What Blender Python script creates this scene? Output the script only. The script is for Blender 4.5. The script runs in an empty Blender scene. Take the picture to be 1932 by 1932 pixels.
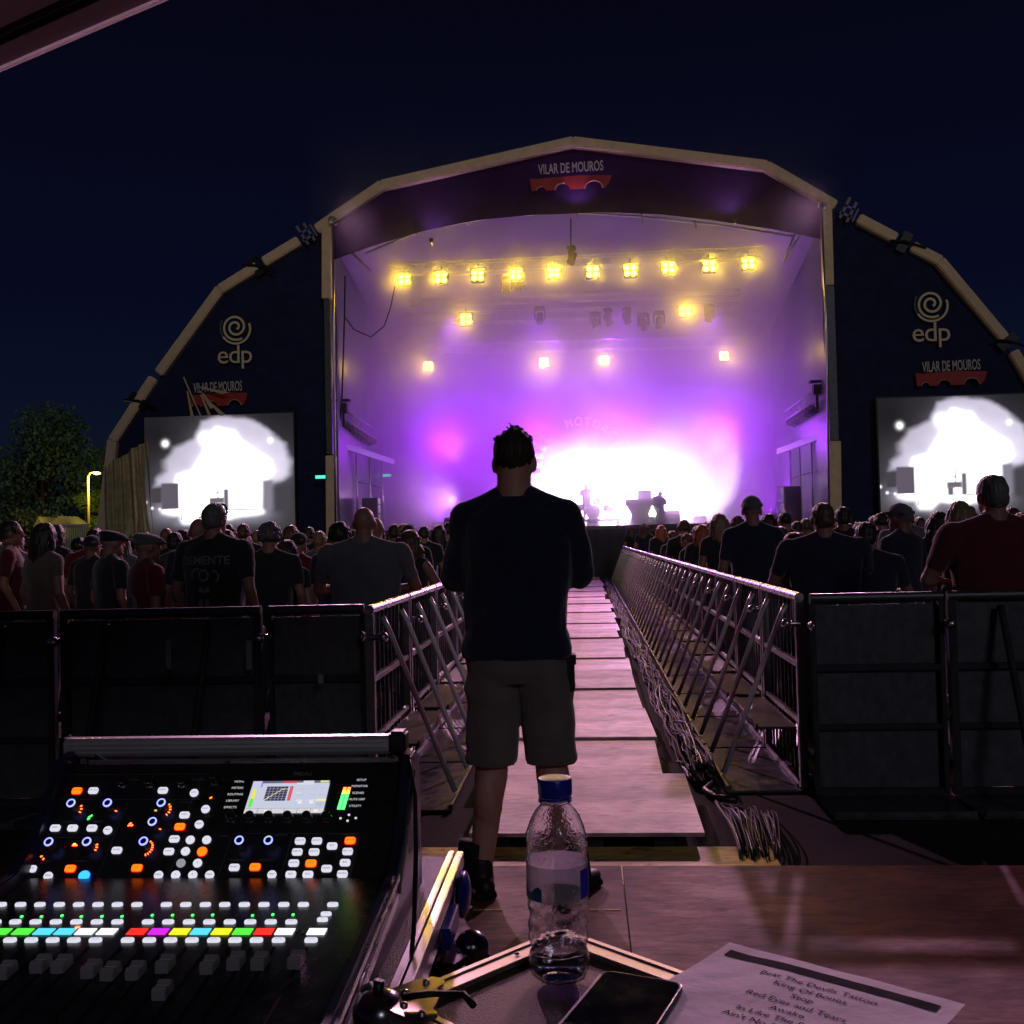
import bpy, bmesh, math, random
import numpy as np
from mathutils import Vector, Matrix, Euler, noise

# ------------------------------------------------------------------ camera, world, sun, exposure
SC = bpy.context.scene
COL = SC.collection
R = math.radians
YAW, PITCH, ROLL = R(4.1), R(1.45), R(1.4)
CAMP = Vector((0.0, 0.0, 1.5))
_f = Vector((-math.sin(YAW) * math.cos(PITCH), math.cos(YAW) * math.cos(PITCH), math.sin(PITCH)))
_r0 = _f.cross(Vector((0, 0, 1))).normalized()
_u0 = _r0.cross(_f)
_r = _r0 * math.cos(ROLL) - _u0 * math.sin(ROLL)
_u = _u0 * math.cos(ROLL) + _r0 * math.sin(ROLL)
F = 1932.0
cd = bpy.data.cameras.new('camera')
cd.sensor_width = 36; cd.lens = 36; cd.clip_start = 0.02; cd.clip_end = 600
cam = bpy.data.objects.new('camera', cd); COL.objects.link(cam)
m = Matrix((_r, _u, -_f)).transposed().to_4x4(); m.translation = CAMP
cam.matrix_world = m
SC.camera = cam

w = bpy.data.worlds.new('World'); SC.world = w; w.use_nodes = True
nt = w.node_tree; bg = nt.nodes['Background']
tc = nt.nodes.new('ShaderNodeTexCoord'); sx = nt.nodes.new('ShaderNodeSeparateXYZ')
cr = nt.nodes.new('ShaderNodeValToRGB')
nt.links.new(tc.outputs['Generated'], sx.inputs[0]); nt.links.new(sx.outputs['Z'], cr.inputs[0])
nt.links.new(cr.outputs[0], bg.inputs[0])
e = cr.color_ramp.elements
e[0].position = 0.0; e[0].color = (0.0042, 0.0085, 0.021, 1)
e[1].position = 0.5; e[1].color = (0.0016, 0.0016, 0.0062, 1)
x_ = e.new(0.22); x_.color = (0.0022, 0.0032, 0.014, 1)
bg.inputs[1].default_value = 1.0

sd = bpy.data.lights.new('night_fill', 'SUN'); sd.energy = 0.18; sd.angle = R(12); sd.color = (.86, 0.86, 1.0)
so = bpy.data.objects.new('night_fill', sd); COL.objects.link(so)
so.rotation_euler = Vector((-0.34, 0.90, -0.40)).to_track_quat('-Z', 'Y').to_euler()   # added dim night fill coming from behind the camera

fd = bpy.data.lights.new('arch_fill_spot', 'SPOT'); fd.energy = 4200; fd.color = (1.0, .80, .52); fd.spot_size = R(54); fd.spot_blend = .9; fd.shadow_soft_size = .4
fo = bpy.data.objects.new('arch_fill_spot', fd); COL.objects.link(fo); fo.location = (-4, -9, 7.5)      # added warm spot, unseen behind the camera, to light the tan arch
fo.rotation_euler = (Vector((0, 36, 14)) - Vector((-4, -9, 7.5))).to_track_quat('-Z', 'Y').to_euler()

SC.view_settings.view_transform = 'Standard'; SC.view_settings.look = 'None'
SC.view_settings.exposure = 0.0; SC.view_settings.gamma = 1.0; SC.view_settings.use_curve_mapping = False
cy = SC.cycles
cy.max_bounces = 14; cy.diffuse_bounces = 2; cy.glossy_bounces = 3; cy.transmission_bounces = 14
cy.transparent_max_bounces = 12; cy.volume_bounces = 1
cy.caustics_reflective = False; cy.caustics_refractive = False
cy.sample_clamp_indirect = 4.0
cy.use_denoising = True
try:
    cy.denoiser = 'OPENIMAGEDENOISE'
except Exception:
    pass

# ------------------------------------------------------------------ picture point -> place in the world (photo measured at 1932 px)
def ray(px, py):
    return _f + _r * ((px - 966) / F) - _u * ((py - 966) / F)
def atY(px, py, Y):
    d = ray(px, py); return CAMP + d * (Y / d.y)
def atZ(px, py, z):
    d = ray(px, py); return CAMP + d * ((z - CAMP.z) / d.z)
def on_plane(px, py, p0, n):
    d = ray(px, py); return CAMP + d * ((p0 - CAMP).dot(n) / d.dot(n))

# ------------------------------------------------------------------ object helpers
OFF = {}
def tag(o, label=None, cat=None, group=None, kind=None):
    if label: o['label'] = label
    if cat: o['category'] = cat
    if group: o['group'] = group
    if kind: o['kind'] = kind
    return o
def thing(name, label, cat, loc=(0, 0, 0), group=None):
    o = bpy.data.objects.new(name, None); COL.objects.link(o)
    o.empty_display_size = 0.1
    o.location = loc; OFF[o] = Vector(loc)
    return tag(o, label, cat, group)
KIDS = {}
def link_mesh(name, me, mat, parent=None, kind=None, obj_mat=False):
    off = OFF.get(parent)
    if parent is None:
        n = len(me.vertices)
        if n:
            co = np.empty(n * 3); me.vertices.foreach_get('co', co); co = co.reshape(-1, 3)
            c = Vector(((co[:, 0].min() + co[:, 0].max()) / 2, (co[:, 1].min() + co[:, 1].max()) / 2, co[:, 2].min()))
        else: c = Vector()
        me.transform(Matrix.Translation(-c))
    else:
        c = Vector()
        if off is not None and off.length > 0: me.transform(Matrix.Translation(-off))
    o = bpy.data.objects.new(name, me); COL.objects.link(o)
    if parent is None: o.location = c; OFF[o] = c
    else:
        o.parent = parent; OFF[o] = off if off is not None else Vector()
        KIDS.setdefault(parent, []).append(o)
    mats = mat if isinstance(mat, (list, tuple)) else [mat]
    if not len(me.materials):
        for mm in mats: me.materials.append(mm)
    if kind: o['kind'] = kind
    return o
def copy_tree(o, parent=None):
    c = o.copy(); COL.objects.link(c)
    if parent is not None: c.parent = parent
    OFF[c] = Vector()
    for k in KIDS.get(o, []):
        kc = copy_tree(k, c); KIDS.setdefault(c, []).append(kc)
    return c

class MB:
    def __init__(s): s.v = []; s.f = []; s.mi = []; s.cur = 0
    def add(s, vs, fs):
        b = len(s.v); s.v += [tuple(v) for v in vs]; s.f += [tuple(i + b for i in f) for f in fs]; s.mi += [s.cur] * len(fs)
        return s
    def box(s, c, size, rot=None):
        c = Vector(c); hx, hy, hz = size[0] / 2, size[1] / 2, size[2] / 2
        vs = [Vector((x, y, z)) for x in (-hx, hx) for y in (-hy, hy) for z in (-hz, hz)]
        if rot is not None: vs = [rot @ v for v in vs]
        return s.add([c + v for v in vs], [(0, 1, 3, 2), (4, 6, 7, 5), (0, 4, 5, 1), (2, 3, 7, 6), (0, 2, 6, 4), (1, 5, 7, 3)])
    def bar(s, p0, p1, wx, wy, up=(0, 0, 1)):
        p0 = Vector(p0); p1 = Vector(p1); d = (p1 - p0).normalized(); up = Vector(up)
        if abs(d.dot(up)) > .98: up = Vector((0, 1, 0))
        a = d.cross(up).normalized(); b = a.cross(d)
        vs = [p + a * (i * wx / 2) + b * (j * wy / 2) for p in (p0, p1) for i, j in ((-1, -1), (1, -1), (1, 1), (-1, 1))]
        return s.add(vs, [(3, 2, 1, 0), (4, 5, 6, 7), (0, 1, 5, 4), (1, 2, 6, 5), (2, 3, 7, 6), (3, 0, 4, 7)])
    def tube(s, pts, r, n=8, cap=True):
        pts = [Vector(p) for p in pts]; rs = r if isinstance(r, (list, tuple)) else [r] * len(pts)
        rings = []; prev = None
        for i, p in enumerate(pts):
            d = (pts[min(i + 1, len(pts) - 1)] - pts[max(i - 1, 0)])
            d = d.normalized() if d.length > 1e-9 else Vector((0, 0, 1))
            if prev is None:
                a = d.cross(Vector((0, 0, 1)))
                if a.length < .1: a = d.cross(Vector((0, 1, 0)))
            else: a = prev - d * prev.dot(d)
            a.normalize(); prev = a; b = d.cross(a)
            rings.append([p + (a * math.cos(t) + b * math.sin(t)) * rs[i] for t in [2 * math.pi * k / n for k in range(n)]])
        vs = [v for rg in rings for v in rg]; fs = []
        for i in range(len(pts) - 1):
            for k in range(n):
                fs.append((i * n + k, i * n + (k + 1) % n, (i + 1) * n + (k + 1) % n, (i + 1) * n + k))
        if cap: fs.append(tuple(range(n - 1, -1, -1))); fs.append(tuple((len(pts) - 1) * n + k for k in range(n)))
        return s.add(vs, fs)
    def rings(s, rg, close=True):
        n = len(rg[0]); vs = [v for q in rg for v in q]; fs = []
        for i in range(len(rg) - 1):
            for k in range(n):
                fs.append((i * n + k, i * n + (k + 1) % n, (i + 1) * n + (k + 1) % n, (i + 1) * n + k))
        if close: fs.append(tuple(range(n - 1, -1, -1))); fs.append(tuple((len(rg) - 1) * n + k for k in range(n)))
        return s.add(vs, fs)
    def lathe(s, prof, c=(0, 0, 0), n=24, M=None, cap=True, fn=None):
        c = Vector(c); rg = []
        for r_, z_ in prof:
            q = []
            for k in range(n):
                t = 2 * math.pi * k / n; rr = r_ if fn is None else fn(r_, z_, t)
                v = Vector((rr * math.cos(t), rr * math.sin(t), z_))
                q.append(c + (M @ v if M else v))
            rg.append(q)
        return s.rings(rg, cap)
    def ell(s, c, rad, n=16, k=10, M=None):
        c = Vector(c); rg = []
        for j in range(k + 1):
            a = math.pi * (j + .001) / (k + .002) - math.pi / 2
            q = []
            for i in range(n):
                t = 2 * math.pi * i / n
                v = Vector((rad[0] * math.cos(a) * math.cos(t), rad[1] * math.cos(a) * math.sin(t), rad[2] * math.sin(a)))
                q.append(c + (M @ v if M else v))
            rg.append(q)
        return s.rings(rg)
    def prism(s, poly, d):
        # poly: list of Vector, extruded by vector d
        n = len(poly); d = Vector(d); poly = [Vector(p) for p in poly]
        fs = [tuple(range(n - 1, -1, -1)), tuple(range(n, 2 * n))] + [(k, (k + 1) % n, n + (k + 1) % n, n + k) for k in range(n)]
        return s.add(poly + [p + d for p in poly], fs)
    def grid(s, fn, nu, nv):
        vs = [fn(i / nu, j / nv) for j in range(nv + 1) for i in range(nu + 1)]
        return s.add(vs, [(j * (nu + 1) + i, j * (nu + 1) + i + 1, (j + 1) * (nu + 1) + i + 1, (j + 1) * (nu + 1) + i) for j in range(nv) for i in range(nu)])
    def mesh(s, name, smooth=None):
        me = bpy.data.meshes.new(name); me.from_pydata(s.v, [], s.f); me.update()
        if any(s.mi): me.polygons.foreach_set('material_index', s.mi)
        bm = bmesh.new(); bm.from_mesh(me); bmesh.ops.recalc_face_normals(bm, faces=bm.faces)
        if smooth:
            for f in bm.faces: f.smooth = True
            if smooth is not True:
                for ed in bm.edges:
                    if len(ed.link_faces) == 2 and ed.calc_face_angle(0) > smooth: ed.smooth = False
        bm.to_mesh(me); bm.free(); return me
    def build(s, name, mat, parent=None, smooth=None, kind=None, bevel=0):
        me = s.mesh(name, smooth)
        if bevel:
            bm = bmesh.new(); bm.from_mesh(me)
            bmesh.ops.bevel(bm, geom=[x for x in bm.edges if len(x.link_faces) == 2 and x.calc_face_angle(0) > .5], offset=bevel, segments=2, affect='EDGES', clamp_overlap=True)
            bm.to_mesh(me); bm.free()
        return link_mesh(name, me, mat, parent, kind)

def text(body, size, mat, parent, M, xs=1.0, ext=0.004, name='lettering', bold=0.0, spacing=1.0):
    cu = bpy.data.curves.new(name, 'FONT'); cu.body = body; cu.size = size; cu.extrude = ext
    cu.align_x = 'CENTER'; cu.align_y = 'CENTER'; cu.offset = bold; cu.space_character = spacing; cu.resolution_u = 3
    o = bpy.data.objects.new(name, cu); COL.objects.link(o)
    dg = bpy.context.evaluated_depsgraph_get(); dg.update()
    me = bpy.data.meshes.new_from_object(o.evaluated_get(dg)); bpy.data.objects.remove(o); bpy.data.curves.remove(cu)
    me.materials.clear()
    me.transform(M @ Matrix.Diagonal((xs, 1, 1, 1)))
    if mat is None: return me
    return link_mesh(name, me, mat, parent)
def frame_at(p, right, up):
    right = Vector(right).normalized(); up = Vector(up).normalized(); n = right.cross(up)
    M = Matrix((right, up, n)).transposed().to_4x4(); M.translation = Vector(p); return M

def remesh(mb, voxel, smooth=2, disp=None, name='m'):
    me = mb.mesh('tmp'); o = bpy.data.objects.new('tmp', me); COL.objects.link(o)
    md = o.modifiers.new('r', 'REMESH'); md.mode = 'VOXEL'; md.voxel_size = voxel
    if smooth:
        ms = o.modifiers.new('s', 'SMOOTH'); ms.factor = .5; ms.iterations = smooth
    dg = bpy.context.evaluated_depsgraph_get(); dg.update()
    out = bpy.data.meshes.new_from_object(o.evaluated_get(dg))
    bpy.data.objects.remove(o); bpy.data.meshes.remove(me)
    out.name = name; out.materials.clear()
    if disp:
        nn = [v.normal.copy() for v in out.vertices]
        for v, n_ in zip(out.vertices, nn): v.co += disp(v.co, n_)
    for p in out.polygons: p.use_smooth = True
    return out

# ------------------------------------------------------------------ materials
MATS = {}
def mat(name, col=(.5, .5, .5), rough=.6, metal=0.0, var=0.0, scale=8.0, bump=0.0, bscale=60.0, stretch=(1, 1, 1), spec=.5, emis=None, es=0.0,
        trans=0.0, ior=1.45, alpha=1.0, sheen=0.0, rvar=0.0, coat=0.0, sss=0.0):
    if name in MATS: return MATS[name]
    m = bpy.data.materials.new(name); m.use_nodes = True; MATS[name] = m
    nt = m.node_tree; b = nt.nodes['Principled BSDF']
    b.inputs['Base Color'].default_value = (*col, 1); b.inputs['Roughness'].default_value = rough; b.inputs['Metallic'].default_value = metal
    b.inputs['Specular IOR Level'].default_value = spec; b.inputs['IOR'].default_value = ior
    b.inputs['Transmission Weight'].default_value = trans; b.inputs['Alpha'].default_value = alpha
    b.inputs['Coat Weight'].default_value = coat
    if sheen: b.inputs['Sheen Weight'].default_value = sheen
    if emis: b.inputs['Emission Color'].default_value = (*emis, 1); b.inputs['Emission Strength'].default_value = es
    if var or bump or rvar:
        tc = nt.nodes.new('ShaderNodeTexCoord'); mp = nt.nodes.new('ShaderNodeMapping'); mp.inputs['Scale'].default_value = stretch
        nt.links.new(tc.outputs['Object'], mp.inputs[0])
        n1 = nt.nodes.new('ShaderNodeTexNoise'); n1.inputs['Scale'].default_value = scale; n1.inputs['Detail'].default_value = 6; n1.inputs['Roughness'].default_value = .65
        nt.links.new(mp.outputs[0], n1.inputs['Vector'])
        if var:
            mr = nt.nodes.new('ShaderNodeMapRange'); mr.inputs['From Min'].default_value = .28; mr.inputs['From Max'].default_value = .72
            mr.inputs['To Min'].default_value = 1 - var; mr.inputs['To Max'].default_value = 1 + var
            nt.links.new(n1.outputs['Fac'], mr.inputs['Value'])
            mx = nt.nodes.new('ShaderNodeVectorMath'); mx.operation = 'SCALE'; mx.inputs[0].default_value = col
            nt.links.new(mr.outputs[0], mx.inputs['Scale']); nt.links.new(mx.outputs[0], b.inputs['Base Color'])
        if rvar:
            m2 = nt.nodes.new('ShaderNodeMapRange'); m2.inputs['From Min'].default_value = .3; m2.inputs['From Max'].default_value = .7
            m2.inputs['To Min'].default_value = max(.02, rough - rvar); m2.inputs['To Max'].default_value = min(1, rough + rvar)
            nt.links.new(n1.outputs['Fac'], m2.inputs['Value']); nt.links.new(m2.outputs[0], b.inputs['Roughness'])
        if bump:
            n2 = nt.nodes.new('ShaderNodeTexNoise'); n2.inputs['Scale'].default_value = bscale; n2.inputs['Detail'].default_value = 4
            nt.links.new(mp.outputs[0], n2.inputs['Vector'])
            bp = nt.nodes.new('ShaderNodeBump'); bp.inputs['Strength'].default_value = bump; bp.inputs['Distance'].default_value = .01
            nt.links.new(n2.outputs['Fac'], bp.inputs['Height']); nt.links.new(bp.outputs[0], b.inputs['Normal'])
    return m
def emat(name, col, st, base=(.02, .02, .02), sample=False, rough=.3):
    m = mat(name, base, rough, emis=col, es=st)
    if not sample:
        try: m.cycles.emission_sampling = 'NONE'
        except Exception: pass
    return m
def picture_mat(name, st):
    m = bpy.data.materials.new(name); m.use_nodes = True; nt = m.node_tree; b = nt.nodes['Principled BSDF']
    a = nt.nodes.new('ShaderNodeVertexColor'); a.layer_name = 'Col'
    b.inputs['Base Color'].default_value = (.012, .012, .014, 1); b.inputs['Roughness'].default_value = .8; b.inputs['Specular IOR Level'].default_value = .15
    nt.links.new(a.outputs[0], b.inputs['Emission Color']); b.inputs['Emission Strength'].default_value = st
    return m
ORD = ['first', 'second', 'third', 'fourth', 'fifth', 'sixth', 'seventh', 'eighth', 'ninth', 'tenth', 'eleventh', 'twelfth', 'thirteenth', 'fourteenth', 'fifteenth',
       'sixteenth', 'seventeenth', 'eighteenth', 'nineteenth', 'twentieth', 'twenty-first', 'twenty-second', 'twenty-third', 'twenty-fourth', 'twenty-fifth', 'twenty-sixth',
       'twenty-seventh', 'twenty-eighth', 'twenty-ninth', 'thirtieth'] + ['%d-th' % i for i in range(31, 200)]

blackm = mat('black_plastic', (.012, .012, .014), .45, var=.3, bump=.1, bscale=200)
alu = mat('aluminium', (.72, .72, .74), .24, 1.0, var=.08, scale=6, rvar=.06)
steel = mat('galvanised_steel', (.55, .55, .57), .28, 1.0, var=.25, scale=14, rvar=.12)
darksteel = mat('dull_steel', (.10, .10, .11), .45, .6, var=.4, scale=9, rvar=.15, bump=.1)
# ------------------------------------------------------------------ ground and walkway
random.seed(7)
ground_m = mat('trodden_earth', (.035, .032, .028), .9, var=.5, scale=1.2, bump=.35, bscale=45, spec=.2)
g = MB(); g.grid(lambda u, v: Vector((-150 + 300 * u, -20 + 320 * v, 0)), 30, 30)
g.build('ground', ground_m, kind='structure')

def wood(name, col, rough=.42, var=.45, stain=0.0):
    m = mat(name, col, rough, spec=.6)
    nt = m.node_tree; b = nt.nodes['Principled BSDF']
    tc = nt.nodes.new('ShaderNodeTexCoord')
    mp = nt.nodes.new('ShaderNodeMapping'); mp.inputs['Scale'].default_value = (2.2, 9, 6); nt.links.new(tc.outputs['Object'], mp.inputs[0])
    n1 = nt.nodes.new('ShaderNodeTexNoise'); n1.inputs['Scale'].default_value = 3.2; n1.inputs['Detail'].default_value = 9; n1.inputs['Roughness'].default_value = .72
    n1.inputs['Distortion'].default_value = .6
    nt.links.new(mp.outputs[0], n1.inputs['Vector'])
    n2 = nt.nodes.new('ShaderNodeTexNoise'); n2.inputs['Scale'].default_value = 2.3; n2.inputs['Detail'].default_value = 5; nt.links.new(tc.outputs['Object'], n2.inputs['Vector'])
    mul = nt.nodes.new('ShaderNodeMath'); mul.operation = 'MULTIPLY'; nt.links.new(n1.outputs['Fac'], mul.inputs[0]); nt.links.new(n2.outputs['Fac'], mul.inputs[1])
    mr = nt.nodes.new('ShaderNodeMapRange'); mr.inputs['From Min'].default_value = .14; mr.inputs['From Max'].default_value = .38
    mr.inputs['To Min'].default_value = 1 - var; mr.inputs['To Max'].default_value = 1 + var
    nt.links.new(mul.outputs[0], mr.inputs['Value'])
    mx = nt.nodes.new('ShaderNodeVectorMath'); mx.operation = 'SCALE'; mx.inputs[0].default_value = col
    nt.links.new(mr.outputs[0], mx.inputs['Scale'])
    out = mx.outputs[0]
    if name == 'brown_film_plywood': b.inputs['Specular IOR Level'].default_value = .3
    if stain:
        n3 = nt.nodes.new('ShaderNodeTexNoise'); n3.inputs['Scale'].default_value = 5.5; n3.inputs['Detail'].default_value = 8; n3.inputs['Roughness'].default_value = .7
        mp3 = nt.nodes.new('ShaderNodeMapping'); mp3.inputs['Scale'].default_value = (1, 2.4, 1); nt.links.new(tc.outputs['Object'], mp3.inputs[0]); nt.links.new(mp3.outputs[0], n3.inputs['Vector'])
        c3 = nt.nodes.new('ShaderNodeMapRange'); c3.inputs['From Min'].default_value = .56; c3.inputs['From Max'].default_value = .64
        nt.links.new(n3.outputs['Fac'], c3.inputs['Value'])
        sc_ = nt.nodes.new('ShaderNodeMath'); sc_.operation = 'MULTIPLY'; sc_.inputs[1].default_value = stain; nt.links.new(c3.outputs[0], sc_.inputs[0])
        mm = nt.nodes.new('ShaderNodeMix'); mm.data_type = 'RGBA'; mm.inputs['B'].default_value = (.03, .018, .012, 1)
        nt.links.new(sc_.outputs[0], mm.inputs['Factor']); nt.links.new(out, mm.inputs['A']); out = mm.outputs['Result']
    nt.links.new(out, b.inputs['Base Color'])
    rr = nt.nodes.new('ShaderNodeMapRange'); rr.inputs['From Min'].default_value = .1; rr.inputs['From Max'].default_value = .45
    rr.inputs['To Min'].default_value = rough + .14; rr.inputs['To Max'].default_value = rough - .1
    nt.links.new(mul.outputs[0], rr.inputs['Value']); nt.links.new(rr.outputs[0], b.inputs['Roughness'])
    bp = nt.nodes.new('ShaderNodeBump'); bp.inputs['Strength'].default_value = .35; bp.inputs['Distance'].default_value = .004
    nt.links.new(n1.outputs['Fac'], bp.inputs['Height']); nt.links.new(bp.outputs[0], b.inputs['Normal'])
    return m
W = [wood('birch_plywood', (.54, .33, .38), .46, .6, stain=.35), wood('worn_plywood', (.40, .245, .28), .48, .6, stain=.5), wood('pale_plywood', (.66, .42, .48), .42, .55, stain=.25)]
W_yel = wood('yellow_plywood', (.80, .60, .18), .5, .5, stain=.9)  # yellow base tone under heavy random stains
W_floor = wood('brown_film_plywood', (.16, .062, .028), .62, .7, stain=.6)

# mixing position platform: two rows of sheets with dark joints
fl = MB()
for (x0, x1, y0, y1, dz) in ((-3.55, -1.117, .6, 4.27, 0), (-1.11, .108, .6, 4.27, .001), (.114, 2.55, .6, 4.27, .0), (2.556, 4.9, .6, 4.27, .002), (-3.55, 4.9, -2.2, .594, 0)):
    fl.box(((x0 + x1) / 2, (y0 + y1) / 2, .13 + dz / 2), (x1 - x0, y1 - y0, .02 + dz))
fl.build('platform', W_floor, kind='structure')
s = MB(); s.box((.67, .98, .055), (8.4, 6.3, .118)); s.build('platform_base', blackm, kind='structure')
chalk = mat('chalk_mark', (.75, .60, .25), .8, var=.4, scale=40)
s = MB()
for x0, x1 in ((835, 885), (893, 948), (1112, 1128), (1138, 1172)):
    a = atZ(x0, 1716, .143); b = atZ(x1, 1715, .143)
    s.box(((a.x + b.x) / 2, a.y, .1425), (b.x - a.x, .012, .001))
s.build('floor_marking', chalk, kind='structure')

b = MB(); b.box((-.05, 4.56, .036), (1.72, .56, .022)); b.box((-.05, 4.56, .012), (1.6, .45, .022))
o = b.build('plywood_board', W_yel, bevel=.002); tag(o, 'yellowish stained plywood step board lying along the platform edge behind the man', 'board')
y = 4.80; i = 0
rgt = [.52, .42, .44, .42, .42, .44, .42, .45, .41, .46, .44, .48, .43]
while y < 34.6:
    ln = 1.17 + random.uniform(-.05, .05)
    xr = rgt[i] if i < len(rgt) else .44 + random.uniform(-.06, .08)
    xl = -.60 + random.uniform(-.06, .04)
    if i == 0: xl = -.585
    zt = .118 - (.018 if i % 2 else 0) + random.uniform(-.003, .003)
    if i == 0: zt = .122
    skew = random.uniform(-.012, .012)
    bd = MB()
    bd.prism([Vector((xl, y, zt - .018)), Vector((xr + skew, y + random.uniform(-.02, .02) * (i > 0), zt - .018)), Vector((xr - skew, y + ln + .03, zt - .018)), Vector((xl + .02, y + ln + .03, zt - .018))], (0, 0, .018))
    o = bd.build('plywood_board', W[(0, 0, 2, 0, 1, 2, 0, 1, 0, 2)[i % 10] if i else 1], bevel=.0015)
    tag(o, ('nearest and widest plywood board of the walkway, behind the bottle' if i == 0 else
            '%s plywood board of the walkway counted from the mixing platform' % ORD[i] if y < 34 else 'last plywood board of the walkway, at the foot of the stage'), 'board', 'plywood boards of the walkway to the stage')
    y += ln; i += 1
NB = i
bear = MB()
for x in (-.45, 0, .33): bear.box((x, 19.7, .038), (.09, 29.6, .076))
o = bear.build('walkway_base', mat('dark_timber', (.03, .025, .02), .8, var=.4), kind='structure')

# ------------------------------------------------------------------ stage
YS, YB, ZD = 36.0, 46.5, 1.85
beige = mat('tan_truss_sleeve', (.82, .63, .40), .75, var=.12, scale=3, bump=.2, bscale=20)
mesh_black = mat('black_mesh_haze_tinted', (.022, .028, .070), .95, var=.25, scale=2, bump=.15, bscale=30, spec=.04)  # blue haze glow is put into the black mesh colour
fascia_m = mat('dark_banner', (.050, .022, .080), .95, var=.2, scale=1, spec=.04)
white_skin = mat('white_tent_membrane', (.26, .25, .29), .34, var=.08, scale=1.5, bump=.15, bscale=2.5)
white_paint = mat('white_print', (.78, .74, .66), .6)
cream_print = mat('cream_print', (.80, .66, .42), .6)
red_print = mat('red_print', (.42, .035, .035), .6, var=.15)
dim_print = mat('dim_grey_print', (.10, .10, .12), .7)
silver = mat('silver_truss', (.70, .70, .74), .32, 1.0, var=.1)
backdrop_m = mat('grey_backdrop_cloth', (.30, .30, .31), .9, var=.08, scale=1.2, bump=.3, bscale=1.5)
st = thing('concert_stage', 'huge arched festival stage with tan frame, dark banners and open lit centre', 'stage', (0, 41, 0))

deck = MB(); deck.box((0, 41.5, 1.79), (18.4, 11, .12)); deck.build('stage_deck', mat('black_stage_floor', (.03, .03, .032), .3, var=.3, rvar=.1), st)
sk = MB(); sk.grid(lambda u, v: Vector((-9.2 + 18.4 * u, 35.95 + .03 * math.sin(u * 260), 1.73 * v + .0)), 240, 4); sk.build('stage_skirt', mat('black_skirt_cloth', (.05, .045, .055), .85), st, smooth=True)

arch_px = [(178, 1003), (213, 832), (262, 757), (415, 547), (485, 503), (580, 445), (720, 350), (1080, 268), (1445, 313), (1597, 401), (1705, 458), (1772, 492), (1900, 645), (1960, 745), (2010, 830), (2035, 1010)]
A = [atY(x, y_, YS) for x, y_ in arch_px]
A[0].z = 0; A[-1].z = 0
A = [Vector((p.x, 0, p.z)) for p in A]
pairs = [(0, 1, 0, 0), (1, 2, 0, 0), (2, 3, .6, 0), (3, 4, 0, .0), (4, 5, .3, .35), (5, 6, .4, 0), (6, 7, 0, 0), (7, 8, 0, 0), (8, 9, 0, .45), (9, 10, .45, .3), (10, 11, .3, 0), (11, 12, 0, .12), (12, 13, .38, 0), (13, 14, 0, 0), (14, 15, 0, 0)]
for a_, b_, c0, c1 in pairs:
    p, q = A[a_], A[b_]; d = (q - p).normalized(); q2 = q - d * c1; p2 = p + d * c0
    if a_ == 1: q2 = q + d * 1.0
    if a_ == 2: p2 = p + d * 1.25
    s = MB(); ex = .05 if c1 == 0 and a_ != 1 else 0
    s.bar(p2 + Vector((0, YS + .05, 0)), q2 + d * ex + Vector((0, YS + .05, 0)), .36, .34, (0, 1, 0))
    s.build('arch_beam', beige, st, bevel=.04)
# joint plates and straps
def joint(p, rot, size):
    s = MB(); M3 = Matrix.Rotation(rot, 3, 'Y')
    for dx, dz, w_, h_ in ((-.16, .1, .12, 1.0), (.18, .05, .12, .95), (0, -.15, .55, .12), (0, .2, .45, .10), (.38, 0, .08, .6)):
        c = M3 @ Vector((dx * size, 0, dz * size)); s.box((p.x + c.x, YS - .10, p.z + c.z), (w_ * size, .06, h_ * size), M3)
    s.build('joint_plate', mat('dull_plate', (.22, .20, .26), .6, .4), st)
joint(A[5], R(-32), .8); joint(A[9], R(28), .8)
for k, rot in ((2, -52), (4, -32), (10, 28), (12, 50)):
    s = MB(); M3 = Matrix.Rotation(R(rot), 3, 'Y'); p = A[k]
    s.box((p.x, YS + .1, p.z), (.34, .4, .72), M3); s.tube([(p.x - .5, YS - .15, p.z + .05), (p.x, YS - .15, p.z), (p.x + .7, YS - .15, p.z - .25)], .05)
    s.build('strap', blackm, st)
# fascia between beam and curved lower edge
low_px = [(628, 487), (700, 460), (800, 432), (900, 413), (1000, 402), (1130, 397), (1250, 402), (1350, 412), (1450, 427), (1552, 449)]
lowp = [atY(x, y_, YS) for x, y_ in low_px]
top = [Vector((lowp[0].x - .1, YS, A[5].z + .6)), Vector((A[6].x, YS, A[6].z)), Vector((A[7].x, YS, A[7].z)), Vector((A[8].x, YS, A[8].z)), Vector((lowp[-1].x + .1, YS, A[9].z + .55))]
def zt(x):
    for p, q in zip(top, top[1:]):
        if x <= q.x: return p.z + (q.z - p.z) * max(0, (x - p.x)) / (q.x - p.x)
    return top[-1].z
s = MB(); n = 60
def fas(u, v):
    x = lowp[0].x + (lowp[-1].x - lowp[0].x) * u; xs = [p.x for p in lowp]; zl = float(np.interp(x, xs, [p.z for p in lowp]))
    return Vector((x, YS + .2 + .05 * math.sin(u * 17) * (1 - v), zl + (zt(x) - .1 - zl) * v))
s.grid(fas, n, 8); s.build('fascia_banner', fascia_m, st, smooth=True)
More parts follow.
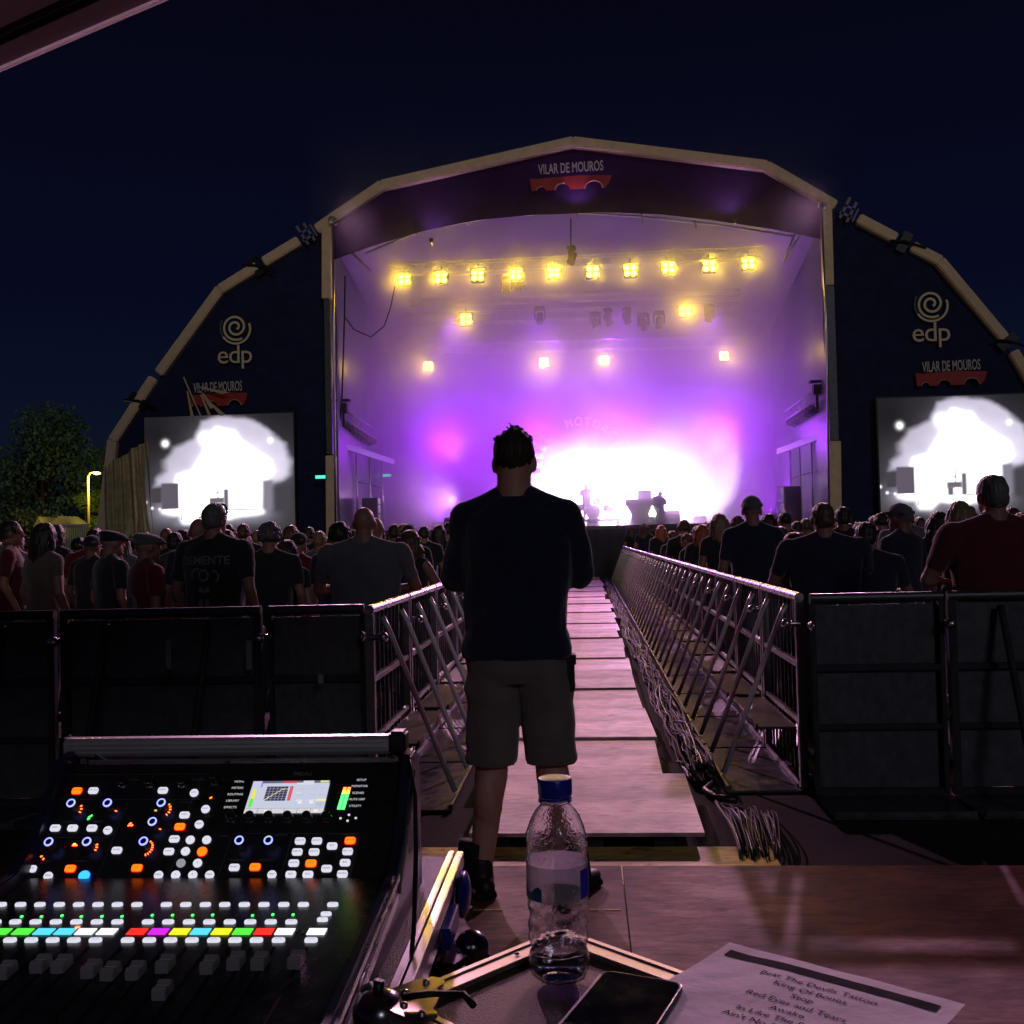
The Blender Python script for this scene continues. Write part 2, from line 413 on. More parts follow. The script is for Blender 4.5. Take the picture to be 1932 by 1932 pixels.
# stage posts (masts)
def post(xt, yt, xb, yb, w_, mtl, name, dy=0.0):
    a = atY(xt, yt, YS - .2 + dy); b = atY(xb, yb, YS - .2 + dy); s = MB(); s.bar(a, b, w_, .4, (0, 1, 0)); return s.build(name, mtl, st, bevel=.02)
post(618, 428, 618, 565, .33, beige, 'mast_sleeve'); post(619, 567, 624, 857, .22, darksteel, 'mast'); post(625, 860, 627, 1120, .32, beige, 'mast_sleeve')
post(1558, 388, 1562, 540, .33, beige, 'mast_sleeve'); post(1563, 542, 1572, 832, .30, darksteel, 'mast'); post(1574, 833, 1577, 1100, .36, beige, 'mast_sleeve')
def rod(pts, r, mtl, name='edge_rod', Y=YS - .45, par=st):
    s = MB(); s.tube([atY(x, y_, Y) for x, y_ in pts], r, 6); return s.build(name, mtl, par, smooth=True)
rod([(628, 428), (630, 640), (634, 1100)], .04, silver); rod([(1550, 392), (1560, 640), (1566, 1090)], .04, silver)
# banner wings
def wing(side):
    if side < 0: pts = [A[0], A[1], A[2], A[3], A[4], A[5]]; xin = atY(613, 700, YS).x
    else: pts = [A[15], A[14], A[13], A[12], A[11], A[10], A[9]]; xin = atY(1578, 700, YS).x
    xs = [p.x for p in pts]; zs = [p.z for p in pts]
    if side > 0: xs = xs[::-1]; zs = zs[::-1]
    s = MB()
    def fn(u, v):
        x = (xs[0] + .1) + (xin - xs[0]) * u if side < 0 else xin + (xs[-1] - .1 - xin) * u
        z1 = float(np.interp(x, xs, zs)) - .05
        if side < 0 and x > A[5].x: z1 = A[5].z + (x - A[5].x) * .55
        if side > 0 and x < A[9].x: z1 = A[9].z + (A[9].x - x) * .5
        return Vector((x, YS + .12 + .03 * math.sin(x * 2.3 + v * 4), z1 * v))
    s.grid(fn, 50, 30); return s.build('wing_banner', mesh_black, st, smooth=True)
wing(-1); wing(1)
# printed marks on the banners
def flatM(px, py, Y, tilt=0.0):
    p = atY(px, py, Y); return frame_at(p, (math.cos(tilt), 0, math.sin(tilt)), (-math.sin(tilt), 0, math.cos(tilt)))
def spiral(px, py, r, side):
    c = atY(px, py, YS - .02)
    def ribbon(t0, t1, w0, w1, mtl, r0, r1, ox=0, oz=0, y=-.02):
        s = MB(); N = 90
        def fn(u, v):
            t = t0 + (t1 - t0) * u; rr = (r0 + (r1 - r0) * u) * r; w_ = (w0 + (w1 - w0) * u) * r
            rr = rr + (v - .5) * w_
            return Vector((c.x + ox * r + rr * math.cos(t), YS + y, c.z + oz * r + rr * math.sin(t)))
        s.grid(fn, N, 2); s.build('logo_spiral', mtl, st)
    ribbon(R(-60), R(-60 + 720), .15, .13, cream_print, .15, .80, 0, 0)
    ribbon(R(20), R(-150), .13, .12, cream_print, .86, .92, .04, -.1, -.024)
    ribbon(R(-150), R(-215), .12, .10, dim_print, .92, 1.0, .04, -.1, -.028)
spiral(444, 617, .60, -1); spiral(1757, 573, .60, 1)
text('edp', .95, cream_print, st, flatM(443, 670, YS - .04), 1.0, .006, 'logo_lettering', spacing=.92)
text('edp', .95, cream_print, st, flatM(1757, 628, YS - .04), 1.0, .006, 'logo_lettering', spacing=.92)
def vdm(px, py, wd, bpy_, bw):
    # lettering and the little red bridge below it
    me = text('VILAR DE MOUROS', 1.0, None, None, Matrix.Identity(4), 1.0, .006, 'banner_lettering', bold=.012)
    xs = [v.co.x for v in me.vertices]; ww = max(xs) - min(xs); k = wd * YS / F
    hgt = .37
    M = flatM(px, py, YS - .05, R(1.0)) @ Matrix.Diagonal((k / ww, hgt / .73, 1, 1)); me.transform(M)
    link_mesh('banner_lettering', me, mat('warm_white_print', (.62, .55, .50), .6), st)
    c = atY(px, bpy_, YS - .05); W2 = bw * YS / F; H = .46
    arches = [(-.36, .055, .10), (-.10, .085, .17), (.28, .10, .20)]
    poly = [(-.5, .5), (-.42, .42), (.1, .55), (.5, .45), (.47, -.1), (.42, -.5)]
    bot = []
    for cx_, rx, ry in arches[::-1]:
        for k in range(13):
            t = math.pi * k / 12; bot.append((cx_ + rx * math.cos(t), -.5 + (ry / H * W2 * .42) * math.sin(t)))
    poly += bot + [(-.48, -.5)]
    s = MB(); s.prism([Vector((c.x + x * W2, YS - .05, c.z + z * H)) for x, z in poly], (0, .01, 0)); s.build('bridge_emblem', red_print, st)
    for cx_, rx, ry in arches:
        s = MB()
        pts = [Vector((c.x + (cx_ + (rx + .008) * math.cos(t)) * W2, YS - .07, c.z + (-.5 + (ry / H * W2 * .42 + .05) * math.sin(t)) * H)) for t in [math.pi * k / 14 for k in range(15)]]
        s.tube(pts[6:] if cx_ < 0.2 else pts, .022, 5)
        s.build('emblem_outline', mat('pink_print', (.62, .30, .26), .6), st, smooth=True)
vdm(1077, 317, 123, 345, 155); vdm(411, 731, 96, 754, 118); vdm(1795, 691, 104, 714, 128)
# tapered tan strips over the left emblem
s = MB()
for x0, y0, x1, y1, w_ in ((345, 712, 378, 784, .05), (352, 738, 362, 786, .12), (372, 730, 425, 742, .30), (378, 745, 395, 785, .12), (395, 760, 420, 784, .22), (380, 742, 400, 770, .2)):
    a = atY(x0, y0, YS - .25); b = atY(x1, y1, YS - .35); d_ = Vector((w_ * .5, 0, w_ * .12)); s.prism([a, b - d_ * .7, b + d_, a + Vector((.05, 0, .02))], (0, .02, 0))
s.build('tan_strips', mat('tan_strip', (.65, .50, .28), .5), st)
# wrinkled curtain at the left foot of the arch
s = MB()
def cur(u, v):
    x = -17.25 + 1.65 * u + .35 * (1 - v) * (u - .3); z = .3 + 5.0 * v * (1 - .28 * (1 - u) * 0)
    k = noise.noise(Vector((u * 5, v * 1.6, 3))) ; y_ = YS - .35 + .16 * math.sin(u * 34 + 5 * k + v * 2) * (1 - .6 * v) + .2 * k
    zz = z - .9 * (1 - u) * v
    return Vector((x + .12 * k, y_, zz))
s.grid(cur, 90, 30); s.build('side_curtain', mat('yellow_lit_pleats', (.50, .40, .20), .5, var=.3, scale=4), st, smooth=True)  # yellow lamp light is put into the cloth colour

# interior skin: curved roof, side walls, back cloth
s = MB(); NU = 40
def roof(u, v):
    x = lowp[0].x + (lowp[-1].x - lowp[0].x) * u; zl = float(np.interp(x, [p.x for p in lowp], [p.z for p in lowp])) + .5
    zb = 12.6 - 2.2 * (2 * u - 1) ** 2
    return Vector((x, YS + .4 + (YB - YS - .3) * v, zl + (zb - zl) * v))
s.grid(roof, NU, 10); s.build('tent_roof', white_skin, st, smooth=True)
for sg in (-1, 1):
    s = MB(); xw = lowp[0].x - .02 if sg < 0 else lowp[-1].x + .02
    s.grid(lambda u, v: Vector((xw + sg * .0 + .08 * noise.noise(Vector((u * 4, v * 5, sg))), YS + .35 + (YB - YS - .35) * u, 12.8 * v * (1 - .05 * u))), 30, 30); s.build('side_wall', white_skin, st, smooth=True)
s = MB(); s.grid(lambda u, v: Vector((-9.4 + 18.8 * u, YB + .06 * math.sin(u * 55), 1.2 + 12.5 * v)), 160, 10); s.build('backdrop', backdrop_m, st, smooth=True)
# roof bows seen through the smoke
for pts in ([(690, 478), (800, 432), (940, 408), (1078, 400)], [(1078, 400), (1200, 408), (1360, 425), (1500, 446)], [(668, 478), (712, 440)], [(700, 512), (665, 478)], [(1500, 438), (1480, 492)], [(1455, 430), (1512, 440)], [(1512, 440), (1478, 495)], [(780, 425), (786, 445)], [(880, 408), (884, 425)], [(1210, 402), (1212, 420)], [(1310, 415), (1313, 432)]):
    rod(pts, .045, silver, 'roof_bow', Y=YS + 1.0)
# hanging cable and hoist
rod([(651, 520), (650, 600), (645, 760), (640, 800)], .03, blackm, 'hanging_cable', YS + .8); rod([(652, 600), (668, 622), (700, 636), (725, 615), (737, 580), (745, 540)], .022, blackm, 'hanging_cable', YS + .8)

# band name curved over the backdrop
CX, CZ, RR = atY(1096, 876, YB - .2).x, atY(1096, 876, YB - .2).z, 1.92
name_ = 'REBEL  MOTORCYCLE'
wm = mat('white_backdrop_print', (1.0, 1.0, 1.0), .7)
for i, ch in enumerate(name_):
    if ch == ' ': continue
    a = R(193 - i * 12.6)
    M = frame_at((CX + RR * math.cos(a), YB - .25, CZ + RR * math.sin(a)), (math.sin(a), 0, -math.cos(a)), (math.cos(a), 0, math.sin(a)))
    text(ch, .54, wm, st, M, .9, .01, 'backdrop_letter', bold=.018)

# ------------------------------------------------------------------ trusses and lamps
def truss(name, p0, p1, w_, label, r=.025, bays=30, mtl=silver, par=None, group=None):
    p0 = Vector(p0); p1 = Vector(p1); d = (p1 - p0).normalized(); a = d.cross(Vector((0, 0, 1))).normalized(); b = a.cross(d)
    s = MB(); cs = [a * (i * w_ / 2) + b * (j * w_ / 2) for i, j in ((-1, -1), (1, -1), (1, 1), (-1, 1))]
    for c in cs: s.tube([p0 + c, p1 + c], r, 6)
    L = (p1 - p0).length
    for k in range(bays):
        u0, u1 = p0 + d * (L * k / bays), p0 + d * (L * (k + 1) / bays)
        for q in range(4):
            c0, c1 = cs[q], cs[(q + 1) % 4]
            if k % 2: c0, c1 = c1, c0
            s.tube([u0 + c0, u1 + c1], r * .5, 5)
    if par is not None: return s.build(name, mtl, par, smooth=True)
    o = s.build(name, mtl, smooth=True); tag(o, label, 'truss', group); return o
pa, pb = atY(735, 512, 38.3), atY(1440, 478, 38.3)
truss('lighting_truss', (pa.x, 38.3, pa.z), (pb.x, 38.3, pb.z), .42, 'front silver lighting truss carrying the row of ten yellow lamps', bays=36)
pa, pb = atY(770, 603, 41.2), atY(1400, 583, 41.2)
truss('lighting_truss', (pa.x, 41.2, pa.z), (pb.x, 41.2, pb.z), .42, 'middle lighting truss with moving heads hanging under it', bays=30)
truss('lighting_truss', (pa.x, 41.6, pa.z + .75), (pb.x, 41.6, pb.z + .75), .25, 'thin upper bar above the middle truss', bays=30)
pa, pb = atY(795, 660, 44.5), atY(1400, 645, 44.5)
truss('lighting_truss', (pa.x, 44.5, pa.z), (pb.x, 44.5, pb.z), .42, 'rear lighting truss with four spread yellow lamps under it', bays=30)

cell_m = emat('yellow_lamp_cell', (1.0, .80, .05), 14, base=(.9, .8, .3))
lamp_root = None
def make_blinder():
    t = thing('stage_lamp', 'x', 'stage lamp')
    s = MB(); s.box((0, .08, 0), (.50, .16, .50)); s.build('housing', blackm, t, bevel=.015)
    for i in (-1, 1):
        for j in (-1, 1):
            s = MB(); s.lathe([(.001, -.035), (.055, -.03), (.085, -.015), (.098, 0), (.098, .02)], (i * .122, -.02, j * .122), 16, Matrix.Rotation(R(90), 3, 'X')); s.build('lamp_cell', cell_m, t, smooth=True)
    s = MB(); s.bar((-.28, .08, -.05), (-.28, .08, .36), .03, .03); s.bar((.28, .08, -.05), (.28, .08, .36), .03, .03); s.bar((-.295, .08, .36), (.295, .08, .36), .03, .03); s.tube([(0, .08, .36), (0, .08, .52)], .03)
    s.build('yoke', darksteel, t)
    return t
LAMPS = []
def add_glow(p, power, col=(1, .60, .02), r=.12):
    ld = bpy.data.lights.new('lamp_light', 'SPOT'); ld.energy = power; ld.color = col; ld.shadow_soft_size = r; ld.spot_size = R(110); ld.spot_blend = 1.0
    o = bpy.data.objects.new('lamp_light', ld); COL.objects.link(o); o.location = p
    o.rotation_euler = Vector((0, -1, -.2)).to_track_quat('-Z', 'Y').to_euler(); return o
rows = [([(763, 527), (832, 524), (901, 520), (974, 517), (1045, 514), (1118, 513), (1189, 511), (1261, 505), (1338, 502), (1412, 497)], 38.2, 'front truss', 380),
        ([(879, 603), (1293, 587)], 41.0, 'middle truss', 190), ([(808, 691), (1026, 684), (1140, 680), (1366, 672)], 43.8, 'rear truss', 200)]
proto = None
for pts, Y, nm, pw in rows:
    for i, (x, y_) in enumerate(pts):
        p = atY(x, y_, Y)
        if proto is None: proto = t = make_blinder()
        else: t = copy_tree(proto)
        t.location = p; t.rotation_euler = (R(-14), 0, R(random.uniform(-4, 4)))
        if nm == 'rear truss': t.scale = (.85,) * 3
        t['label'] = ('%s of ten yellow four-cell lamps along the front truss, from the left' % ORD[i]) if nm == 'front truss' else ('yellow four-cell lamp under the %s end of the middle truss' % ('left', 'right')[i]) if nm == 'middle truss' else '%s of four low yellow four-cell lamps at the back, from the left' % ORD[i]
        t['group'] = 'yellow four-cell stage lamps'
        add_glow(p + Vector((0, -.45, -.1)), pw * (1.15 if i % 3 else .9))
        LAMPS.append(t)
# moving heads hanging from the middle truss and odd small fixtures
def moving_head():
    t = thing('moving_head_lamp', 'x', 'stage lamp')
    s = MB(); s.box((0, 0, 0), (.38, .3, .13)); s.build('base', blackm, t, bevel=.02)
    s = MB(); s.box((-.2, 0, -.24), (.06, .18, .42)); s.box((.2, 0, -.24), (.06, .18, .42)); s.box((0, 0, -.085), (.42, .14, .05)); s.build('yoke', blackm, t, bevel=.02)
    s = MB(); s.lathe([(.07, -.28), (.13, -.24), (.14, 0), (.15, .16), (.13, .2), (.001, .2)], (0, 0, -.42), 16, Matrix.Rotation(R(155), 3, 'X')); s.build('head', blackm, t, smooth=R(40))
    return t
mh = None
for i, (x, y_, Y) in enumerate([(1018, 582, 40.9), (1123, 592, 40.9), (1147, 585, 40.9), (1182, 583, 40.9), (1214, 594, 40.9), (1243, 590, 40.9), (1338, 578, 40.9), (1078, 468, 38.0), (700, 776, 0), (978, 520, 38.9), (955, 525, 38.9)]):
    if Y == 0: continue
    if mh is None: mh = t = moving_head()
    else: t = copy_tree(mh)
    t.location = atY(x, y_, Y); t.rotation_euler = (0, 0, R(37 * i))
    if i == 7:
        t['label'] = 'dark chain hoist hanging above the middle of the front truss'; t['category'] = 'hoist'; t.name = 'chain_hoist'
    elif i > 7: t['label'] = 'dark unlit fixture between the lamps of the front truss, %s one' % ('right-hand' if i == 9 else 'left-hand'); t['group'] = 'unlit moving head lamps'
    else: t['label'] = '%s unlit moving head from the left under the middle truss' % ORD[i]; t['group'] = 'unlit moving head lamps'
rod([(1077, 470), (1077, 405)], .03, blackm, 'hoist_chain', 38.0)

# side scaffolds with small trusses
def side_scaffold(side):
    if side < 0:
        T = [(642, 782), (706, 822)]; B = [(638, 838), (742, 872)]; posts = [(672, 850), (697, 857), (720, 865)]; head = (648, 770); cab = (700, 940)
    else:
        T = [(1541, 750), (1488, 785)]; B = [(1562, 818), (1468, 852)]; posts = [(1553, 822), (1530, 830), (1508, 838), (1490, 846)]; head = (1541, 735); cab = (1492, 922)
    t = thing('side_scaffold', 'silver scaffold with a sloping lamp bar on the %s side of the stage' % ('left' if side < 0 else 'right'), 'scaffold', atY(B[0][0], 1080, 38) * Vector((1, 1, 0)) if False else (-8.2 * -side, 39.5, 0), 'side scaffolds')
    y0, y1 = 37.2, 41.5
    a = atY(*T[0], y0); b = atY(*T[1], y1); truss('lamp_bar', a, b, .35, None, .02, 12, par=t)
    for k in range(7):
        u = (k + .8) / 7.6; p = a.lerp(b, u) - Vector((0, 0, .36))
        s = MB(); s.lathe([(.05, -.2), (.10, -.16), (.11, .05), (.14, .16), (.13, .18), (.001, .14)], p, 12, Matrix.Rotation(R(side * -70), 3, 'Y') @ Matrix.Rotation(R(30), 3, 'X')); s.tube([p + Vector((0, 0, .05)), p + Vector((0, 0, .25))], .02)
        s.build('par_lamp', darksteel, t, smooth=R(40))
    a2 = atY(*B[0], y0); b2 = atY(*B[1], y1)
    s = MB(); s.bar(a2, b2, .10, .22); s.build('top_beam', silver, t)
    for i, (x, y_) in enumerate(posts):
        u = (i + .5) / len(posts); Y = y0 + (y1 - y0) * (abs(x - B[0][0]) / abs(B[1][0] - B[0][0])); p = atY(x, y_, Y)
        s = MB(); s.tube([p, (p.x, p.y, ZD)], .035, 6); s.build('upright', silver, t, smooth=True)
        if i:
            s = MB(); s.tube([(p.x, p.y, p.z - 1.2), (pp.x, pp.y, pp.z - 1.2)], .02, 6); s.build('cross_tube', darksteel, t, smooth=True)
        pp = p
    p = atY(*head, y0)
    s = MB(); s.box(p, (.28, .28, .35)); s.tube([p - Vector((0, 0, .7)), p], .05); s.box(p + Vector((0, 0, .28)), (.5, .3, .08)); s.build('lamp_head', blackm, t)
    # speaker cabinet stack standing by it
    c = atY(cab[0], cab[1], 38.6)
    t2 = thing('speaker_cabinet', ('tall black speaker cabinet behind the left scaffold' if side < 0 else 'tall grey speaker cabinet hazy behind the right scaffold'), 'loudspeaker', (c.x, 38.6, ZD), 'side fill cabinets')
    s = MB(); s.box((c.x, 38.6, ZD + .65), (.60, .6, 1.3)); s.build('cabinet', blackm, t2, bevel=.02)
    s = MB(); s.box((c.x, 38.29, ZD + .65), (.52, .02, 1.18)); s.build('grille', mat('grille', (.03, .03, .03), .7), t2)
    s = MB(); xx = c.x - side * -.42 if False else c.x + (-side) * .42
    for z in (.05, .35, .7, 1.05, 1.3): s.tube([(xx - .11, 38.4, ZD + z), (xx + .11, 38.4, ZD + z)], .018, 6)
    s.tube([(xx - .11, 38.4, ZD), (xx - .11, 38.4, ZD + 1.3)], .018, 6); s.tube([(xx + .11, 38.4, ZD), (xx + .11, 38.4, ZD + 1.3)], .018, 6)
    s.build('ladder_frame', silver, t2)
side_scaffold(-1); side_scaffold(1)

# exit signs glowing teal
for i, (x, y_, Y, lb) in enumerate([(605, 900, YS - .5, 'small teal exit sign on the left banner next to the mast'), (730, 897, 44.0, 'small teal exit sign inside the stage beyond the left scaffold')]):
    p = atY(x, y_, Y); t = thing('exit_sign', lb, 'sign', p, 'teal exit signs')
    s = MB(); s.box(p, (.40, .06, .15)); s.build('housing', blackm, t)
    s = MB(); s.box(p - Vector((0, .034, 0)), (.36, .004, .11)); s.build('sign_face', emat('teal_sign', (.08, .85, .60), 1.4), t)

# ------------------------------------------------------------------ the side screens
def clamp(a, lo=0, hi=1): return np.minimum(np.maximum(a, lo), hi)
def sstep(a, b, x): t = clamp((x - a) / (b - a)); return t * t * (3 - 2 * t)
def poly_sd(pts, u, v):
    # signed distance to a polygon, negative inside
    d = np.full(u.shape, 9.0); ins = np.zeros(u.shape, bool); n = len(pts)
    for i in range(n):
        (x0, y0), (x1, y1) = pts[i], pts[(i + 1) % n]; ex_, ey_ = x1 - x0, y1 - y0
        t = clamp(((u - x0) * ex_ + (v - y0) * ey_) / (ex_ * ex_ + ey_ * ey_ + 1e-12)); d = np.minimum(d, np.hypot(u - x0 - t * ex_, v - y0 - t * ey_))
        c = ((y0 > v) != (y1 > v)) & (u < (x1 - x0) * (v - y0) / (y1 - y0 + 1e-12) + x0); ins ^= c
    return np.where(ins, -d, d)
def screen_img(nx, ny):
    # u (0..1 right), v (0..1 down) on the screen panel
    u, v = np.meshgrid((np.arange(nx) + .5) / nx, (np.arange(ny) + .5) / ny)
    nz = np.array([[noise.fractal(Vector((a * 4, b * 4, 1.3)), 1.0, 2.0, 4) for a in (np.arange(nx) + .5) / nx] for b in (np.arange(ny) + .5) / ny])
    C = lambda L: [((x - 750) / 770, (y - 65) / 590) for x, y in L]
    du = C([(790, 415), (800, 370), (850, 330), (845, 280), (900, 210), (1000, 170), (1045, 90), (1100, 78), (1270, 80), (1350, 105), (1420, 150), (1480, 210), (1510, 290), (1505, 370), (1470, 400), (1420, 412), (1350, 420), (1100, 470), (915, 405)])
    cu = C([(915, 400), (930, 360), (1000, 340), (1060, 250), (1080, 195), (1130, 140), (1200, 155), (1240, 200), (1310, 240), (1390, 300), (1410, 350), (1350, 400), (1347, 545), (1250, 556), (1180, 572), (1040, 560), (1000, 592), (955, 590), (935, 548), (850, 532), (915, 520)])
    dome = sstep(.030, -.025, poly_sd(du, u, v) + .03 * nz + .012); sc_ = poly_sd(cu, u, v) + .02 * nz; core = sstep(.045, -.03, sc_)
    col = np.zeros((ny, nx, 3)); base = .010 + .022 * sstep(.1, .8, v) + .006 * nz
    g = .50 + .12 * sstep(.2, .9, u) + .12 * nz
    for k, s_ in enumerate((1, .92, 1.14)): col[..., k] = base * s_ * (1 - dome) + g * s_ * dome
    col += (.50 * np.exp(-(np.maximum(sc_, 0) / .05)) + .030 * np.exp(-(np.maximum(sc_, 0) / .22)))[..., None] * np.array((1, .90, 1.12))
    for k in range(3): col[..., k] = col[..., k] * (1 - core) + 2.4 * core
    for cx_, cz_, r_, br in ((.14, .225, .020, 2.4), (.41, .19, .036, 2.2), (.845, .225, .014, 2.2), (.045, .765, .008, 1.8), (.095, .775, .007, 1.5), (.002, .715, .009, 1.4)):
        d = np.hypot(u - cx_, (v - cz_) * .78); col += (br * np.exp(-(d / r_) ** 2))[..., None]
    lnf = sstep(.010, -.004, np.abs(v - (.765 + .13 * (u - .03)))) * sstep(.03, .10, u) * sstep(.27, .24, u)
    for k in range(3): col[..., k] = np.maximum(col[..., k], lnf * (.5, .6, 1.0)[k])
    def block(x0, x1, y0, y1, c, s_=.006):
        mk = sstep(x0 - s_, x0 + s_, u) * sstep(x1 + s_, x1 - s_, u) * sstep(y0 - s_, y0 + s_, v) * sstep(y1 + s_, y1 - s_, v)
        for k in range(3): col[..., k] = col[..., k] * (1 - mk) + c[k] * mk
    block(.11, .225, .56, .775, (.12, .10, .13)); block(.045, .105, .60, .72, (.06, .055, .07))
    block(.785, .86, .555, .80, (.25, .22, .29), .02); block(.86, .97, .60, .82, (.06, .055, .07), .03)
    dr = (.17, .14, .19)
    block(.43, .53, .69, .74, dr, .01); block(.435, .475, .73, .80, dr, .01); block(.525, .562, .62, .80, dr, .012); block(.45, .50, .645, .655, dr, .008); block(.484, .492, .60, .70, dr, .004)
    block(.36, .40, .795, .80, dr, .003); block(.56, .74, .792, .80, (.3, .26, .33), .004); block(.238, .244, .80, .87, dr, .002); block(.736, .742, .79, .82, dr, .002)
    dark = sstep(.86, .95, v - .12 * np.abs(u - .42) - .05 * sstep(.25, .35, u) * sstep(.6, .5, u))
    for k in range(3): col[..., k] = col[..., k] * (1 - .8 * dark) + (.035, .03, .038)[k] * .8 * dark
    return clamp(col, .0, 4)
def colour_grid(name, P00, P10, P01, P11, img, mtl, par):
    ny, nx = img.shape[:2]; s = MB()
    s.grid(lambda u, v: (P00 * (1 - u) + P10 * u) * (1 - v) + (P01 * (1 - u) + P11 * u) * v, nx, ny)
    me = bpy.data.meshes.new(name); me.from_pydata(s.v, [], s.f); me.update()
    ca = me.color_attributes.new('Col', 'FLOAT_COLOR', 'CORNER')
    c4 = np.ones((ny * nx, 4, 4), np.float32); c4[..., :3] = img.reshape(-1, 1, 3); ca.data.foreach_set('color', c4.ravel())
    return link_mesh(name, me, mtl, par)
simg = screen_img(150, 115)
for (x0, y0, x1, y1, lb, side) in ((272, 788, 553, 1012, 'left video screen showing a blinding white stage picture', -1), (1655, 752, 1948, 985, 'right video screen showing a blinding white stage picture', 1)):
    a = atY(x0, y0, YS - .25); b = atY(x1, y0 - (x1 - x0) * .0244, YS - .25); c = atY(x0 + 5, y1, YS - .25)
    wv = Vector((b.x - a.x, 0, 0)); hv = Vector((0, 0, c.z - a.z)); a = Vector((a.x, YS - .25, a.z))
    t = thing('video_screen', lb, 'video screen', (a.x + wv.x / 2, YS - .1, a.z + hv.z), 'video screens on the banner wings')
    pm = MATS.get('screen') or picture_mat('screen_picture', 1.0); MATS['screen'] = pm
    colour_grid('screen_picture', a, a + wv, a + hv, a + wv + hv, simg, pm, t)
    s = MB(); s.box(a + wv / 2 + hv / 2 + Vector((0, .13, 0)), (wv.x + .1, .22, -hv.z + .1)); s.build('screen_cabinet', blackm, t)

